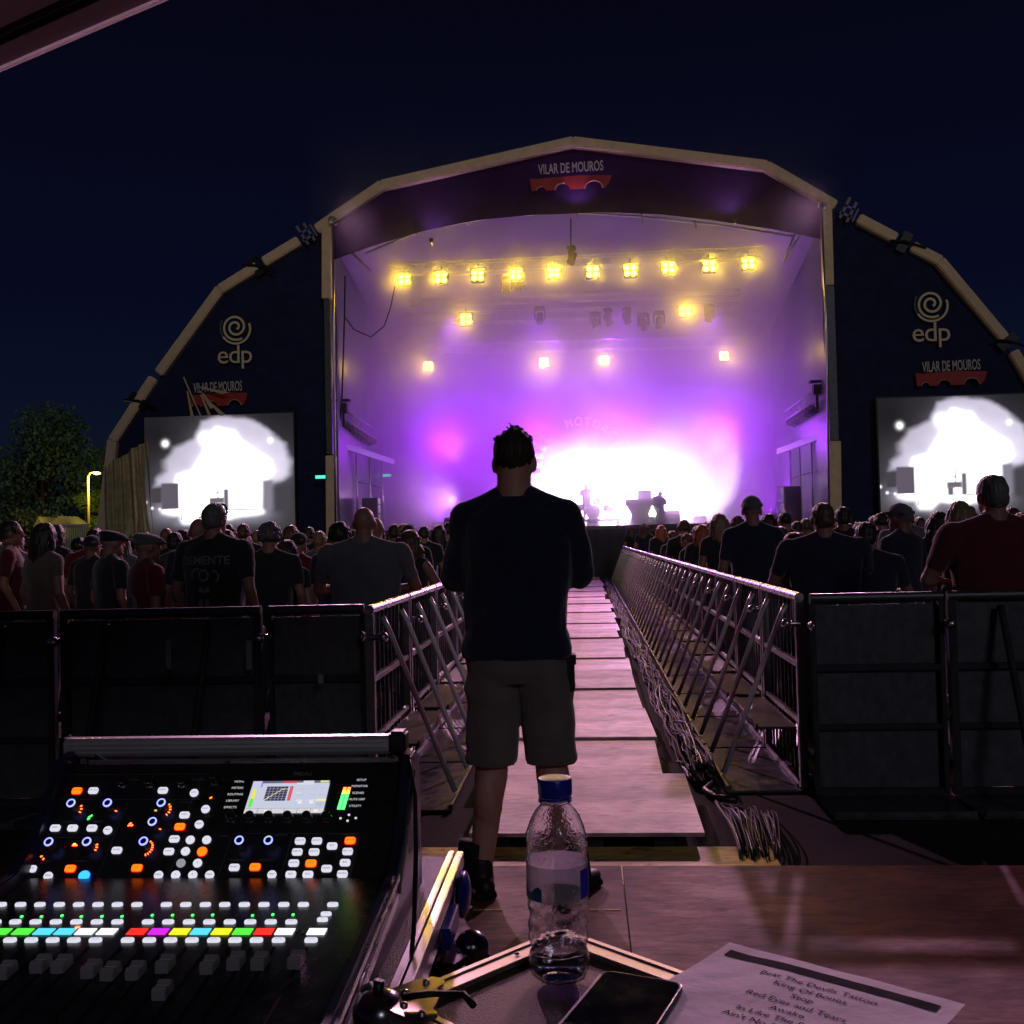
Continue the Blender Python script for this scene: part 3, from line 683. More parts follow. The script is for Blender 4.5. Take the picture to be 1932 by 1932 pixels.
# ------------------------------------------------------------------ band gear on the stage
def gear():
    dark = mat('dark_gear', (.03, .03, .035), .5)
    # riser and drum kit
    p0 = atY(1090, 992, 42).x; p1 = atY(1160, 992, 42).x
    t = thing('drum_riser', 'low drum riser at the left of the white light', 'riser', ((p0 + p1) / 2, 42.5, ZD), None)
    s = MB(); s.box(((p0 + p1) / 2, 42.6, ZD + .30), (p1 - p0 + .6, 2.2, .06)); s.build('riser_top', dark, t)
    for dx in (-.9, .9):
        for dy in (-.9, .9):
            s = MB(); s.tube([((p0 + p1) / 2 + dx, 42.6 + dy, ZD), ((p0 + p1) / 2 + dx, 42.6 + dy, ZD + .27)], .04); s.build('leg', dark, t)
    c = Vector(((p0 + p1) / 2 - .1, 42.6, ZD + .33)); k = thing('drum_kit', 'drum kit with cymbals on the riser, silhouetted', 'drum kit', c)
    RX = Matrix.Rotation(R(90), 3, 'X')
    s = MB(); s.lathe([(.001, -.22), (.3, -.22), (.3, .22), (.001, .22)], c + Vector((0, 0, .32)), 24, RX, cap=False); s.build('bass_drum', dark, k, smooth=R(30))
    for dx, dy, dz, r_ in ((-.25, 0, .75, .17), (.2, 0, .75, .17), (.62, -.2, .45, .22), (-.6, -.2, .5, .19)):
        s = MB(); s.lathe([(.001, -.13), (r_, -.13), (r_, .13), (.001, .13)], c + Vector((dx, dy, dz)), 20, cap=False); s.tube([c + Vector((dx, dy, 0)), c + Vector((dx, dy, dz))], .015); s.build('drum', dark, k, smooth=R(30))
    for dx, dy, dz, r_ in ((-.75, .1, 1.15, .22), (.6, .1, 1.2, .24), (.95, -.1, .9, .22), (-1.0, -.2, .85, .18)):
        s = MB(); M = Matrix.Rotation(R(14 * (1 if dx > 0 else -1)), 3, 'Y')
        s.lathe([(.001, .02), (.05, .015), (r_, 0), (r_, -.004), (.001, .0)], c + Vector((dx, dy, dz)), 20, M, cap=False); s.tube([c + Vector((dx, dy, 0)), c + Vector((dx, dy, dz))], .013, 6); s.tube([c + Vector((dx - .2, dy, 0)), c + Vector((dx, dy, .35))], .01, 6); s.tube([c + Vector((dx + .2, dy, 0)), c + Vector((dx, dy, .35))], .01, 6)
        s.build('cymbal', mat('brass', (.5, .38, .15), .3, 1.0), k, smooth=R(30))
    # keyboard rig: road cases with a box on top
    a = atY(1179, 938, 40.5); b = atY(1254, 938, 40.5); zt_ = a.z - .1
    t = thing('keyboard_rig', 'T-shaped stack of road cases silhouetted in the white light', 'road case', ((a.x + b.x) / 2, 40.5, ZD))
    s = MB(); s.box(((a.x + b.x) / 2, 40.6, zt_ - .12), (b.x - a.x, .8, .26)); s.build('top_case', dark, t, bevel=.02)
    s = MB(); s.prism([Vector((a.x + .08, 40.3, zt_ - .25)), Vector((b.x - .03, 40.3, zt_ - .25)), Vector((b.x - .05, 40.3, ZD)), Vector((a.x + .15, 40.3, ZD)), Vector((a.x + .25, 40.3, ZD + .45))], (0, .6, 0)); s.build('lower_case', dark, t, bevel=.02)
    c = atY(1221, 931, 40.7); s = MB(); s.box((c.x - .1, 40.9, zt_ + .19), (.55, .4, .36)); s.build('small_amplifier', dark, t, bevel=.02)
    p = atY(1231, 966, 39.9)
    q = thing('stage_bulb_lamp', 'small bright bottle-shaped lamp in front of the road cases', 'lamp', p)
    s = MB(); s.lathe([(.001, -.17), (.12, -.16), (.14, -.06), (.10, .05), (.05, .12), (.04, .22), (.001, .24)], p, 16); s.build('bulb', emat('warm_bulb', (1, .9, .6), 9), q, smooth=True)
    s = MB(); s.tube([(p.x, p.y, ZD), (p.x, p.y, p.z - .16)], .02, 6); s.build('stand', dark, q)
    # low amplifiers and monitors
    for i, (x, w_, h_, Y, lb) in enumerate([(1267, .7, .6, 40.8, 'low black amplifier right of the road cases'), (852, .6, .5, 38.5, 'black floor monitor at the left of the stage'), (905, .6, .45, 38.2, 'black floor monitor half behind the man')]):
        c = atY(x, 990, Y); t = thing('floor_monitor', lb, 'monitor speaker', (c.x, Y, ZD), None)
        s = MB(); s.prism([Vector((c.x - w_ / 2, Y, ZD)), Vector((c.x - w_ / 2, Y + .45, ZD)), Vector((c.x - w_ / 2, Y + .45, ZD + h_ * .6)), Vector((c.x - w_ / 2, Y + .2, ZD + h_)), Vector((c.x - w_ / 2, Y, ZD + h_ * .7))], (w_, 0, 0)); s.build('cabinet', dark, t, bevel=.02)
        s = MB(); s.box((c.x, Y - .008, ZD + h_ * .35), (w_ * .85, .012, h_ * .5)); s.build('grille', mat('grille'), t)
gear()

# white and purple floodlights behind the band
purple = (.42, .02, 1.0)
def spot(loc, tgt, e_, col, size, blend=.8, r=.25):
    ld = bpy.data.lights.new('stage_light', 'SPOT'); ld.energy = e_; ld.color = col; ld.spot_size = R(size); ld.spot_blend = blend; ld.shadow_soft_size = r
    o = bpy.data.objects.new('stage_light', ld); COL.objects.link(o); o.location = loc
    o.rotation_euler = (Vector(tgt) - Vector(loc)).to_track_quat('-Z', 'Y').to_euler(); return o
FLOOD = []
def flood(loc, tgt, e_, col, size, blend=.8, label=None):
    spot(loc, tgt, e_, col, size, blend)
    if label:
        if not FLOOD:
            t = thing('floor_floodlight', label, 'stage lamp', (0, 0, 0), 'floor floodlights in front of the backdrop')
            s = MB(); s.box((0, 0, .22), (.5, .16, .34)); s.build('housing', blackm, t, bevel=.02)
            s = MB(); s.bar((-.28, 0, 0), (-.28, 0, .3), .03, .05); s.bar((.28, 0, 0), (.28, 0, .3), .03, .05); s.bar((-.28, 0, .015), (.28, 0, .015), .05, .03); s.build('bracket', darksteel, t)
        else: t = copy_tree(FLOOD[0])
        t['label'] = label; t.location = (loc[0], loc[1] - .35, ZD); FLOOD.append(t)
K = 1.0
for i, x in enumerate((-1.3, .3, 1.9, 3.4, 4.8)):
    flood((x, 43.9, ZD + .45), (x, YB, (3.2, 3.2, 3.1, 3.3, 3.7)[i]), 10000 * K, (1, .80, 1), 72, .18, '%s white floodlight from the left on the stage floor before the backdrop' % ORD[i])
for i, x in enumerate((-6.2, -3.6, 7.6)):
    flood((x, 43.2, ZD + .45), (x, YB, 6.6), 2400 * K, purple, 135, 1.0, '%s purple floodlight from the left on the stage floor' % ORD[i])
for x, z in ((-5.5, 12.0), (-1.8, 12.2), (1.8, 12.2), (5.5, 12.0)):
    spot((x, 42.5, z - 1.2), (x * .9, YB + .5, 5.5), 3000 * K, (.34, .03, 1.0), 100, .9)
for x, e_ in ((-6.2, 1300), (-2.0, 1800), (1.5, 2600), (6.0, 2000)): spot((x, 45.6, 5.6), (x * .8, 30, 10.0), e_ * K, (.38, .03, 1.0), 100, 1.0, .9)
# pale wash of the roof space, and the lamps that shine out at the crowd
for x in (-5, 0, 5): spot((x, 39.5, 4.5), (x, 38.5, 13), 340 * K, (.66, .34, .86), 130, 1.0)
for x in (.2, 1.8, 3.4): spot((x, 45.9, 3.3), (x * .6, 8, 1.0), 4500 * K, (1.0, .60, 1.0), 60, 1.0, .35)
for i, (px, py) in enumerate(((627, 414), (1551, 388))):
    q = atY(px, py, YS - .5); spot(q + Vector((0, -.25, 0)), (q.x * -.05, 12, 1.0), 12000 * K, (1.0, .48, .84), 62, .8, .28)  # pair added at the mast tops to light crowd edges and walkway
    tt = thing('added_spotlight', ('left', 'right')[i] + ' added spotlight at the mast top, there to light crowd and walkway', 'stage lamp', q, 'added spotlights on the mast tops')
    s = MB(); s.lathe([(.001, .2), (.10, .18), (.12, 0), (.14, -.14), (.12, -.14), (.10, 0)], q, 14, Matrix.Rotation(R(-65), 3, 'X')); s.tube([q, q + Vector((0, .45, .1))], .03); s.build('housing', silver, tt, smooth=R(40))
spot((-5.6, 44, 3.2), (-8.5, 36, 3.0), 500 * K, (.9, .45, 1.0), 70, 1.0)

for x, z in ((-5.2, 12.2), (0, 13.0), (5.4, 12.4)):      # added uplights that tint the roof banner and the haze over it
    spot((x, 35.75, z), (x * .8, 34.6, z + 6), 60 * K, (.70, .38, 1.0), 150, 1.0, .05)
    tt = thing('added_uplight', {-5.2: 'left', 0: 'middle', 5.4: 'right'}[x] + ' added uplight on the lower edge of the roof banner', 'stage lamp', (x, 35.8, z - .2), 'added uplights of the roof banner')
    s = MB(); s.lathe([(.001, -.2), (.07, -.18), (.08, -.03), (.07, -.03)], (x, 35.75, z), 12); s.bar((x, 35.8, z - .15), (x, 36.15, z - .15), .03, .03); s.build('housing', blackm, tt, smooth=R(40))
# smoke over the stage: thick inside, thinning to nothing outside the arch, with slow wisps
sm = bpy.data.materials.new('stage_smoke'); sm.use_nodes = True; nt = sm.node_tree
for n_ in list(nt.nodes):
    if n_.type != 'OUTPUT_MATERIAL': nt.nodes.remove(n_)
vp = nt.nodes.new('ShaderNodeVolumePrincipled'); vp.inputs['Color'].default_value = (.93, .90, .97, 1); vp.inputs['Anisotropy'].default_value = .6
nt.links.new(vp.outputs[0], nt.nodes['Material Output'].inputs['Volume'])
geo = nt.nodes.new('ShaderNodeNewGeometry'); sp = nt.nodes.new('ShaderNodeSeparateXYZ'); nt.links.new(geo.outputs['Position'], sp.inputs[0])
def ramp(sock, a, b, c, d):
    r = nt.nodes.new('ShaderNodeMapRange'); r.interpolation_type = 'SMOOTHSTEP'; r.inputs['From Min'].default_value = a; r.inputs['From Max'].default_value = b; r.inputs['To Min'].default_value = c; r.inputs['To Max'].default_value = d
    nt.links.new(sock, r.inputs['Value']); return r.outputs[0]
def mth(op, a, b):
    n_ = nt.nodes.new('ShaderNodeMath'); n_.operation = op
    for i_, q_ in enumerate((a, b)):
        if isinstance(q_, (int, float)): n_.inputs[i_].default_value = q_
        else: nt.links.new(q_, n_.inputs[i_])
    return n_.outputs[0]
dens = mth('ADD', ramp(sp.outputs['Y'], 36.2, 38.0, 0, .145), ramp(sp.outputs['Y'], 32.5, 35.6, 0, .0085))
fade = mth('MULTIPLY', ramp(sp.outputs['Y'], 32.2, 33.5, 0, 1), ramp(sp.outputs['Z'], 11.0, 18.5, 1, 0))
absx = mth('ABSOLUTE', sp.outputs['X'], 0); outer = mth('MAXIMUM', ramp(sp.outputs['Y'], 35.6, 36.6, 0, 1), ramp(absx, 6.0, 8.4, 1, 0)); fade = mth('MULTIPLY', mth('MULTIPLY', fade, outer), ramp(absx, 9.0, 10.5, 1, 0))
tx = nt.nodes.new('ShaderNodeTexNoise'); tx.inputs['Scale'].default_value = .34; tx.inputs['Detail'].default_value = 4; tx.inputs['Distortion'].default_value = .8; nt.links.new(geo.outputs['Position'], tx.inputs['Vector'])
wis = ramp(tx.outputs['Fac'], .30, .70, .40, 1.75)
nt.links.new(mth('MULTIPLY', mth('MULTIPLY', dens, fade), wis), vp.inputs['Density'])
sm.cycles.volume_step_rate = 1.0
s = MB(); s.box((0, 39.25, 10.3), (21.6, 14.5, 20.0)); o = s.build('smoke', sm, kind='stuff'); tag(o, 'purple and yellow lit smoke drifting in and over the stage', 'smoke')
# ------------------------------------------------------------------ crowd barriers
perf = mat('perforated_steel', (.085, .088, .10), .55, .4, var=.35, scale=12, bump=.5, bscale=140)
def barrier(kind='lane'):
    # local: runs along +Y for 1.2 m, solid face in the plane x=0 (audience side -x), braces come towards +x
    t = thing('crowd_barrier', 'x', 'barrier')
    L = 1.2
    s = MB(); s.tube([(0, .01, 1.12), (0, L - .01, 1.12)], .027, 12); s.build('top_rail', steel if kind == 'lane' else darksteel, t, smooth=R(40))
    s = MB()
    s.bar((0, .03, .03), (0, .03, 1.10), .045, .045); s.bar((0, L - .03, .03), (0, L - .03, 1.10), .045, .045)
    s.bar((0, .05, .73), (0, L - .05, .73), .035, .035); s.bar((0, .05, .40), (0, L - .05, .40), .03, .03); s.bar((0, .05, .04), (0, L - .05, .04), .04, .04)
    s.build('frame', mat('weathered_steel', (.22, .22, .23), .4, .8, var=.3) if kind == 'lane' else mat('shaded_frame', (.035, .035, .04), .6, var=.4, spec=.2), t, bevel=.004)  # rear frames get shade in their colour, darkened against the fill light
    if kind == 'lane':
        s = MB()
        for k in range(9): s.bar((-.02, .12 + k * .12, .05), (-.02, .12 + k * .12, 1.09), .012, .012)
        s.build('grille_bars', mat('grimy_bar', (.035, .035, .037), .55), t)
    else:
        s = MB(); s.box((-.025, L / 2, .57), (.004, L - .06, 1.02)); s.build('sheet_panel', perf, t)
    for yy in (.29, .89):
        s = MB(); s.tube([(.02, yy, 1.06), (.05, yy, 1.0), (.42, yy, .05)], .016 if kind == 'lane' else .02, 8); s.build('brace', mat('bright_tube', (.85, .83, .85), .36, .25) if kind == 'lane' else mat('shaded_frame'), t, smooth=True)
    if kind == 'lane':
        s = MB(); s.box((.135, L / 2, .365), (.22, L - .12, .014)); s.bar((.25, .08, .368), (.25, L - .08, .368), .012, .035)
        s.build('step_plate', mat('worn_step_plate', (.06, .05, .045), .5, .5, var=.4, scale=10), t, bevel=.003)
    s = MB(); s.box((.0, L / 2, .012), (.88, L - .02, .012)); s.bar((.43, .02, .03), (.43, L - .02, .03), .02, .03); s.build('foot_plate', darksteel, t, bevel=.003)
    for yy in (.0, L):
        s = MB(); s.tube([(.0, yy, .97), (.07, yy, .97)], .018, 8); s.ell((.08, yy, .97), (.03, .03, .03), 10, 6); s.build('coupling_bolt', steel, t, smooth=R(50))
    return t
lane0 = barrier('lane'); back0 = barrier('back')
first = True
def n_th(i): return ORD[i]
# right lane: 23 sections, left lane: mirrored
for side in (1, -1):
    for i in range(23 if side > 0 else 12):
        t = lane0 if first else copy_tree(lane0); first = False
        yb = 5.96 if side > 0 else 5.60
        if side > 0: t.location = (1.21, yb + 1.22 * (i + 1), 0); t.rotation_euler = (0, 0, R(180))
        else: t.location = (-1.21, yb + 1.22 * i, 0); t.rotation_euler = (0, 0, 0)
        t['label'] = ('nearest' if i == 0 else n_th(i)) + ' shiny barrier section along the %s side of the walkway, from the mixing platform' % ('right' if side > 0 else 'left')
        t['group'] = 'barrier sections lining the walkway'
first = True
# rear row, facing the mixing platform: braces come towards the camera
xs = [(1.235, .735), (1.98, 1.2), (3.2, 1.2), (4.42, 1.2), (5.64, 1.2)]
for i, (x, w_) in enumerate(xs):
    t = back0 if first else copy_tree(back0); first = False
    t.location = (x, 5.86, 0); t.rotation_euler = (0, 0, R(-90)); t.scale = (1, w_ / 1.2, 1)
    t['label'] = ('narrow dark barrier panel beside the end of the right walkway rail' if i == 0 else '%s dark barrier panel to the right of the narrow one, facing the platform' % n_th(i - 1))
    t['group'] = 'dark barrier panels facing the mixing platform'
for i, x in enumerate([-1.24 - .58, -3.05, -4.27, -5.49]):
    t = copy_tree(back0)
    t.location = (x, 5.74, 0); t.rotation_euler = (0, 0, R(-90)); t.scale = (1, (.56 if i == 0 else 1.2) / 1.2, 1)
    t['label'] = ('narrow dark barrier panel beside the end of the left walkway rail' if i == 0 else '%s dark barrier panel to the left of the narrow one, behind the mixing desk' % n_th(i - 1))
    t['group'] = 'dark barrier panels facing the mixing platform'
for t in [o for o in bpy.data.objects if o.get('label', '').startswith('narrow dark barrier panel')]:
    for k in [c for c in KIDS[t] if c.name.startswith('brace')]:
        KIDS[t].remove(k); bpy.data.objects.remove(k)
# paper stickers on the left panels
for i, (x, y_) in enumerate([(318, 1234), (470, 1236), (605, 1281)]):
    p = atY(x, y_, 5.55); s = MB(); s.box(p, (.03, .003, .16 if i < 2 else .05)); o = s.build('sticker', mat('grubby_paper', (.22, .22, .21), .8)); tag(o, ('narrow upright paper sticker on the brace of the left barrier', 'narrow upright paper sticker near the post of the left barrier', 'small square sticker low on the narrow left panel')[i], 'sticker')

# ------------------------------------------------------------------ people
def seg(mb, a, b, ra, rb, n=14, flat=1.0):
    a = Vector(a); b = Vector(b)
    pts = [a.lerp(b, t) for t in (0, .12, .35, .65, .88, 1)]; rr = [ra * .98, ra * 1.02, ra * .98 + (rb - ra) * .30, ra + (rb - ra) * .66, rb * 1.0, rb * .97]
    mb.tube(pts, rr, n); mb.ell(a, (ra, ra, ra), n, 8); mb.ell(b, (rb, rb, rb), n, 8)
def torso(mb, rings, n=28, pw=2.4):
    rg = []
    for z, cx, cy_, hw, hd in rings:
        q = []
        for k in range(n):
            t = 2 * math.pi * k / n; c, s_ = math.cos(t), math.sin(t)
            q.append(Vector((cx + hw * math.copysign(abs(c) ** (2 / pw), c), cy_ + hd * math.copysign(abs(s_) ** (2 / pw), s_), z)))
        rg.append(q)
    mb.rings(rg)
def hand(mb, w_, d, up):
    # w_: wrist point, d: direction of the fingers, up: back-of-hand normal
    w_ = Vector(w_); d = Vector(d).normalized(); up = Vector(up).normalized(); sd_ = d.cross(up).normalized(); up = sd_.cross(d)
    M = Matrix((d, sd_, up)).transposed()
    mb.ell(w_ + d * .055, (.055, .042, .020), 12, 8, M)
    for k, (o_, L) in enumerate(((-.032, .070), (-.011, .080), (.011, .076), (.031, .058))):
        p0 = w_ + d * .085 + sd_ * o_; p1 = p0 + d * L * .55 - up * .006; p2 = p1 + d * L * .35 - up * .022
        mb.tube([p0 - d * .02, p0, p1, p2], [.010, .010, .0095, .008], 7)
    p0 = w_ + d * .03 - sd_ * .035; mb.tube([p0, p0 + d * .03 - sd_ * .025, p0 + d * .062 - sd_ * .028 - up * .01], [.012, .011, .009], 7)
def pose_joints(P):
    k = P.get('k', 1.0)   # width factor
    sh = .185 * k
    pose = P['pose']; J = {}
    for s_ in (-1, 1):
        S = Vector((s_ * sh, 0, 1.415))
        if pose == 'down': E = Vector((s_ * (sh + .075), -.03, 1.13)); Wp = Vector((s_ * (sh + .07), .09, .88)); hd = (0, .25, -1); hu = (s_, 0, 0)
        elif pose == 'folded': E = Vector((s_ * (sh + P.get('eo', .055)), .045, P.get('ez', 1.165))); Wp = Vector((s_ * .03, .215, 1.22 + .025 * s_)); hd = (-s_, .05, .25); hu = (0, 1, .2)
        elif pose == 'lean': E = Vector((s_ * (sh + .10), .10, 1.17)); Wp = Vector((s_ * (sh - .08), .30, 1.15)); hd = (-s_ * .8, .5, -.1); hu = (0, 0, 1)
        elif pose == 'phone':
            if s_ > 0: E = Vector((s_ * (sh + .05), .16, 1.22)); Wp = Vector((s_ * .10, .34, 1.40)); hd = (-.3, .3, 1); hu = (0, 1, -.2)
            else: E = Vector((s_ * (sh + .06), -.03, 1.13)); Wp = Vector((s_ * (sh + .02), .13, .92)); hd = (0, .3, -1); hu = (s_, 0, 0)
        J[s_] = (S, E, Wp, hd, hu)
    return J
HEADC = Vector((0, .018, 1.635)); NK = 1.0
def head_geo(mb):
    h = HEADC
    mb.ell(h + Vector((0, -.005, .018)), (.076, .097, .100), 24, 16)         # skull
    mb.ell(h + Vector((0, .022, -.045)), (.060, .072, .074), 20, 12)           # jaw
    mb.ell(h + Vector((0, .082, -.095)), (.026, .020, .022), 12, 8)            # chin
    mb.tube([h + Vector((0, .092, .015)), h + Vector((0, .112, -.030)), h + Vector((0, .090, -.040))], [.009, .015, .012], 8)   # nose
    mb.ell(h + Vector((0, .086, -.066)), (.026, .014, .010), 12, 6)            # mouth
    mb.ell(h + Vector((0, .080, .028)), (.055, .018, .012), 14, 6)             # brow
    for s_ in (-1, 1):
        mb.ell(h + Vector((s_ * .030, .086, .008)), (.013, .010, .008), 10, 6) # eye
        M = Matrix.Rotation(R(-18 * s_), 3, 'Z') @ Matrix.Rotation(R(-8), 3, 'X')
        mb.ell(h + Vector((s_ * .081, -.008, -.012)), (.010, .019, .033), 10, 8, M)   # ear
    mb.tube([h + Vector((0, -.022, .01)), h + Vector((0, -.030, -.09)), Vector((0, -.012, 1.49)), Vector((0, -.005, 1.42))], [.060 * NK, .058 * NK, .064 * NK, .085], 20)   # neck
def body_mesh(P):
    k = P.get('k', 1.0); hip = P.get('hip', 1.0); J = pose_joints(P); mb = MB(); st_ = P.get('stance', .11)
    torso(mb, [(.80, 0, 0, .05, .05), (.84, 0, 0, .15 * hip, .10), (.93, 0, 0, .168 * hip, .118), (1.05, 0, .005, .150 * (k + hip) / 2, .105), (1.20, 0, .005, .165 * k, .115), (1.33, 0, 0, .178 * k, .115), (1.42, 0, -.008, .170 * k, .095), (1.465, 0, -.01, .115 * k, .072), (1.49, 0, -.01, .06, .06)])
    head_geo(mb)
    for s_ in (-1, 1):
        S, E, Wp, hd, hu = J[s_]
        mb.tube([(s_ * .02, -.01, 1.515), (s_ * .09 * k, -.01, 1.462), S + Vector((0, -.006, .003))], [.05, .055, .052], 12)
        seg(mb, S, E, .056 * (k + 1) / 2, .043); seg(mb, E, Wp, .042, .028); hand(mb, Wp, hd, hu)
        H = Vector((s_ * .085 * hip, 0, .86)); Kn = Vector((s_ * (.09 + (st_ - .11) * .5), .015, .49)); An = Vector((s_ * st_, -.03, .09))
        seg(mb, H, Kn, .085 * hip, .058); seg(mb, Kn, An, .055 * P.get('leg', 1), .037 * P.get('leg', 1))
        mb.ell(Kn.lerp(An, .32) + Vector((0, -.022, 0)), (.050 * P.get('leg', 1), .050 * P.get('leg', 1), .12), 14, 8)
        mb.ell(An + Vector((s_ * .015, .07, -.055)), (.042, .125, .035), 14, 8)
    return remesh(mb, P.get('vox', .0095), 2, name='body')
def shirt_mesh(P):
    k = P.get('k', 1.0); hip = P.get('hip', 1.0); J = pose_joints(P); mb = MB(); g_ = .016; zb = P.get('hem', .86)
    torso(mb, [(zb, 0, 0, .178 * hip + g_, .125 + g_), (zb + .03, 0, 0, .178 * hip + g_, .127 + g_), (1.0, 0, .002, .165 * (k + hip) / 2 + g_, .120 + g_), (1.12, 0, .005, .168 * k * P.get('chest', 1) + g_, .118 + g_), (1.25, 0, .005, .176 * k * P.get('chest', 1) + g_, .122 + g_), (1.36, 0, 0, .184 * k * (P.get('chest', 1) + 1) / 2 + g_, .115 + g_), (1.43, 0, -.008, .174 * k + g_, .092 + g_), (1.472, 0, -.01, .118 * k + g_, .070 + g_), (1.500, 0, -.014, .078, .074)], 40)
    sl = P.get('sleeve', .62)
    for s_ in (-1, 1):
        S, E, Wp, hd, hu = J[s_]
        mb.tube([(s_ * .03, -.012, 1.500), (s_ * .09 * k, -.012, 1.458), S + Vector((0, -.008, .006))], [.056, .064, .064], 14)
        if sl <= 0: continue
        if sl <= 1: seg(mb, S, S.lerp(E, sl), .068 * (k + 1) / 2 + .004, .060)
        else: seg(mb, S, E, .070 * (k + 1) / 2, .058); seg(mb, E, E.lerp(Wp, sl - 1), .056, .044)
    def disp(co, n_):
        q = Vector((co.x * 7, co.y * 7, co.z * 3.2)); v = noise.noise(q + Vector((P.get('seed', 0), 0, 0))) * .010 * P.get('fold', 1) + noise.noise(q * 2.7) * .0045 * P.get('fold', 1)
        return Vector((n_.x, n_.y, n_.z * .3)) * v * max(0, min(1, (1.45 - co.z) * 8))
    return remesh(mb, P.get('vox', .0095), 2, disp, 'shirt')
def trouser_mesh(P):
    hip = P.get('hip', 1.0); st_ = P.get('stance', .11); mb = MB(); g_ = .012
    torso(mb, [(.80, 0, 0, .155 * hip, .11), (.84, 0, 0, .168 * hip + g_, .118 + g_), (.93, 0, 0, .172 * hip + g_, .122 + g_), (1.0, 0, 0, .158 * hip + g_, .112 + g_), (1.02, 0, 0, .150 * hip, .10)], 36)
    short = P.get('short', False)
    for s_ in (-1, 1):
        H = Vector((s_ * .088 * hip, 0, .86)); Kn = Vector((s_ * (.09 + (st_ - .11) * .5), .015, .49)); An = Vector((s_ * st_, -.03, .09))
        if short:
            mb.tube([H + Vector((0, 0, .04)), H.lerp(Kn, .3), H.lerp(Kn, .9), Kn + Vector((s_ * .004, -.004, .012)), Kn + Vector((s_ * .004, -.004, .006))], [.098 * hip, .100 * hip, .100, .101, .095], 22)
        else: seg(mb, H, Kn, .098 * hip, .074, 18); seg(mb, Kn, An, .072, .060, 18)
    def disp(co, n_):
        return n_ * (noise.noise(Vector((co.x * 9, co.y * 9, co.z * 5))) * .007 + noise.noise(Vector((co.x * 4, co.y * 4, co.z * 16))) * .005 * P.get('fold', 1))
    return remesh(mb, P.get('vox', .0095), 2, disp, 'trousers')
def shoe_mesh(P, s_):
    st_ = P.get('stance', .11); An = Vector((s_ * st_, -.03, .09)); mb = MB(); M = Matrix.Rotation(R(-s_ * P.get('toe', 12)), 3, 'Z')
    def W_(v): return An + M @ Vector(v)
    mb.ell(W_((0, .085, -.055)), (.050, .145, .040), 16, 10, M); mb.box(W_((0, .07, -.078)), (.088, .26, .022), M.to_3x3())
    mb.tube([W_((0, .0, -.05)), W_((0, .0, .06))], [.052, .046], 16); mb.ell(W_((0, -.03, -.045)), (.042, .05, .045), 12, 8, M)
    return remesh(mb, .008, 1, name='shoe')
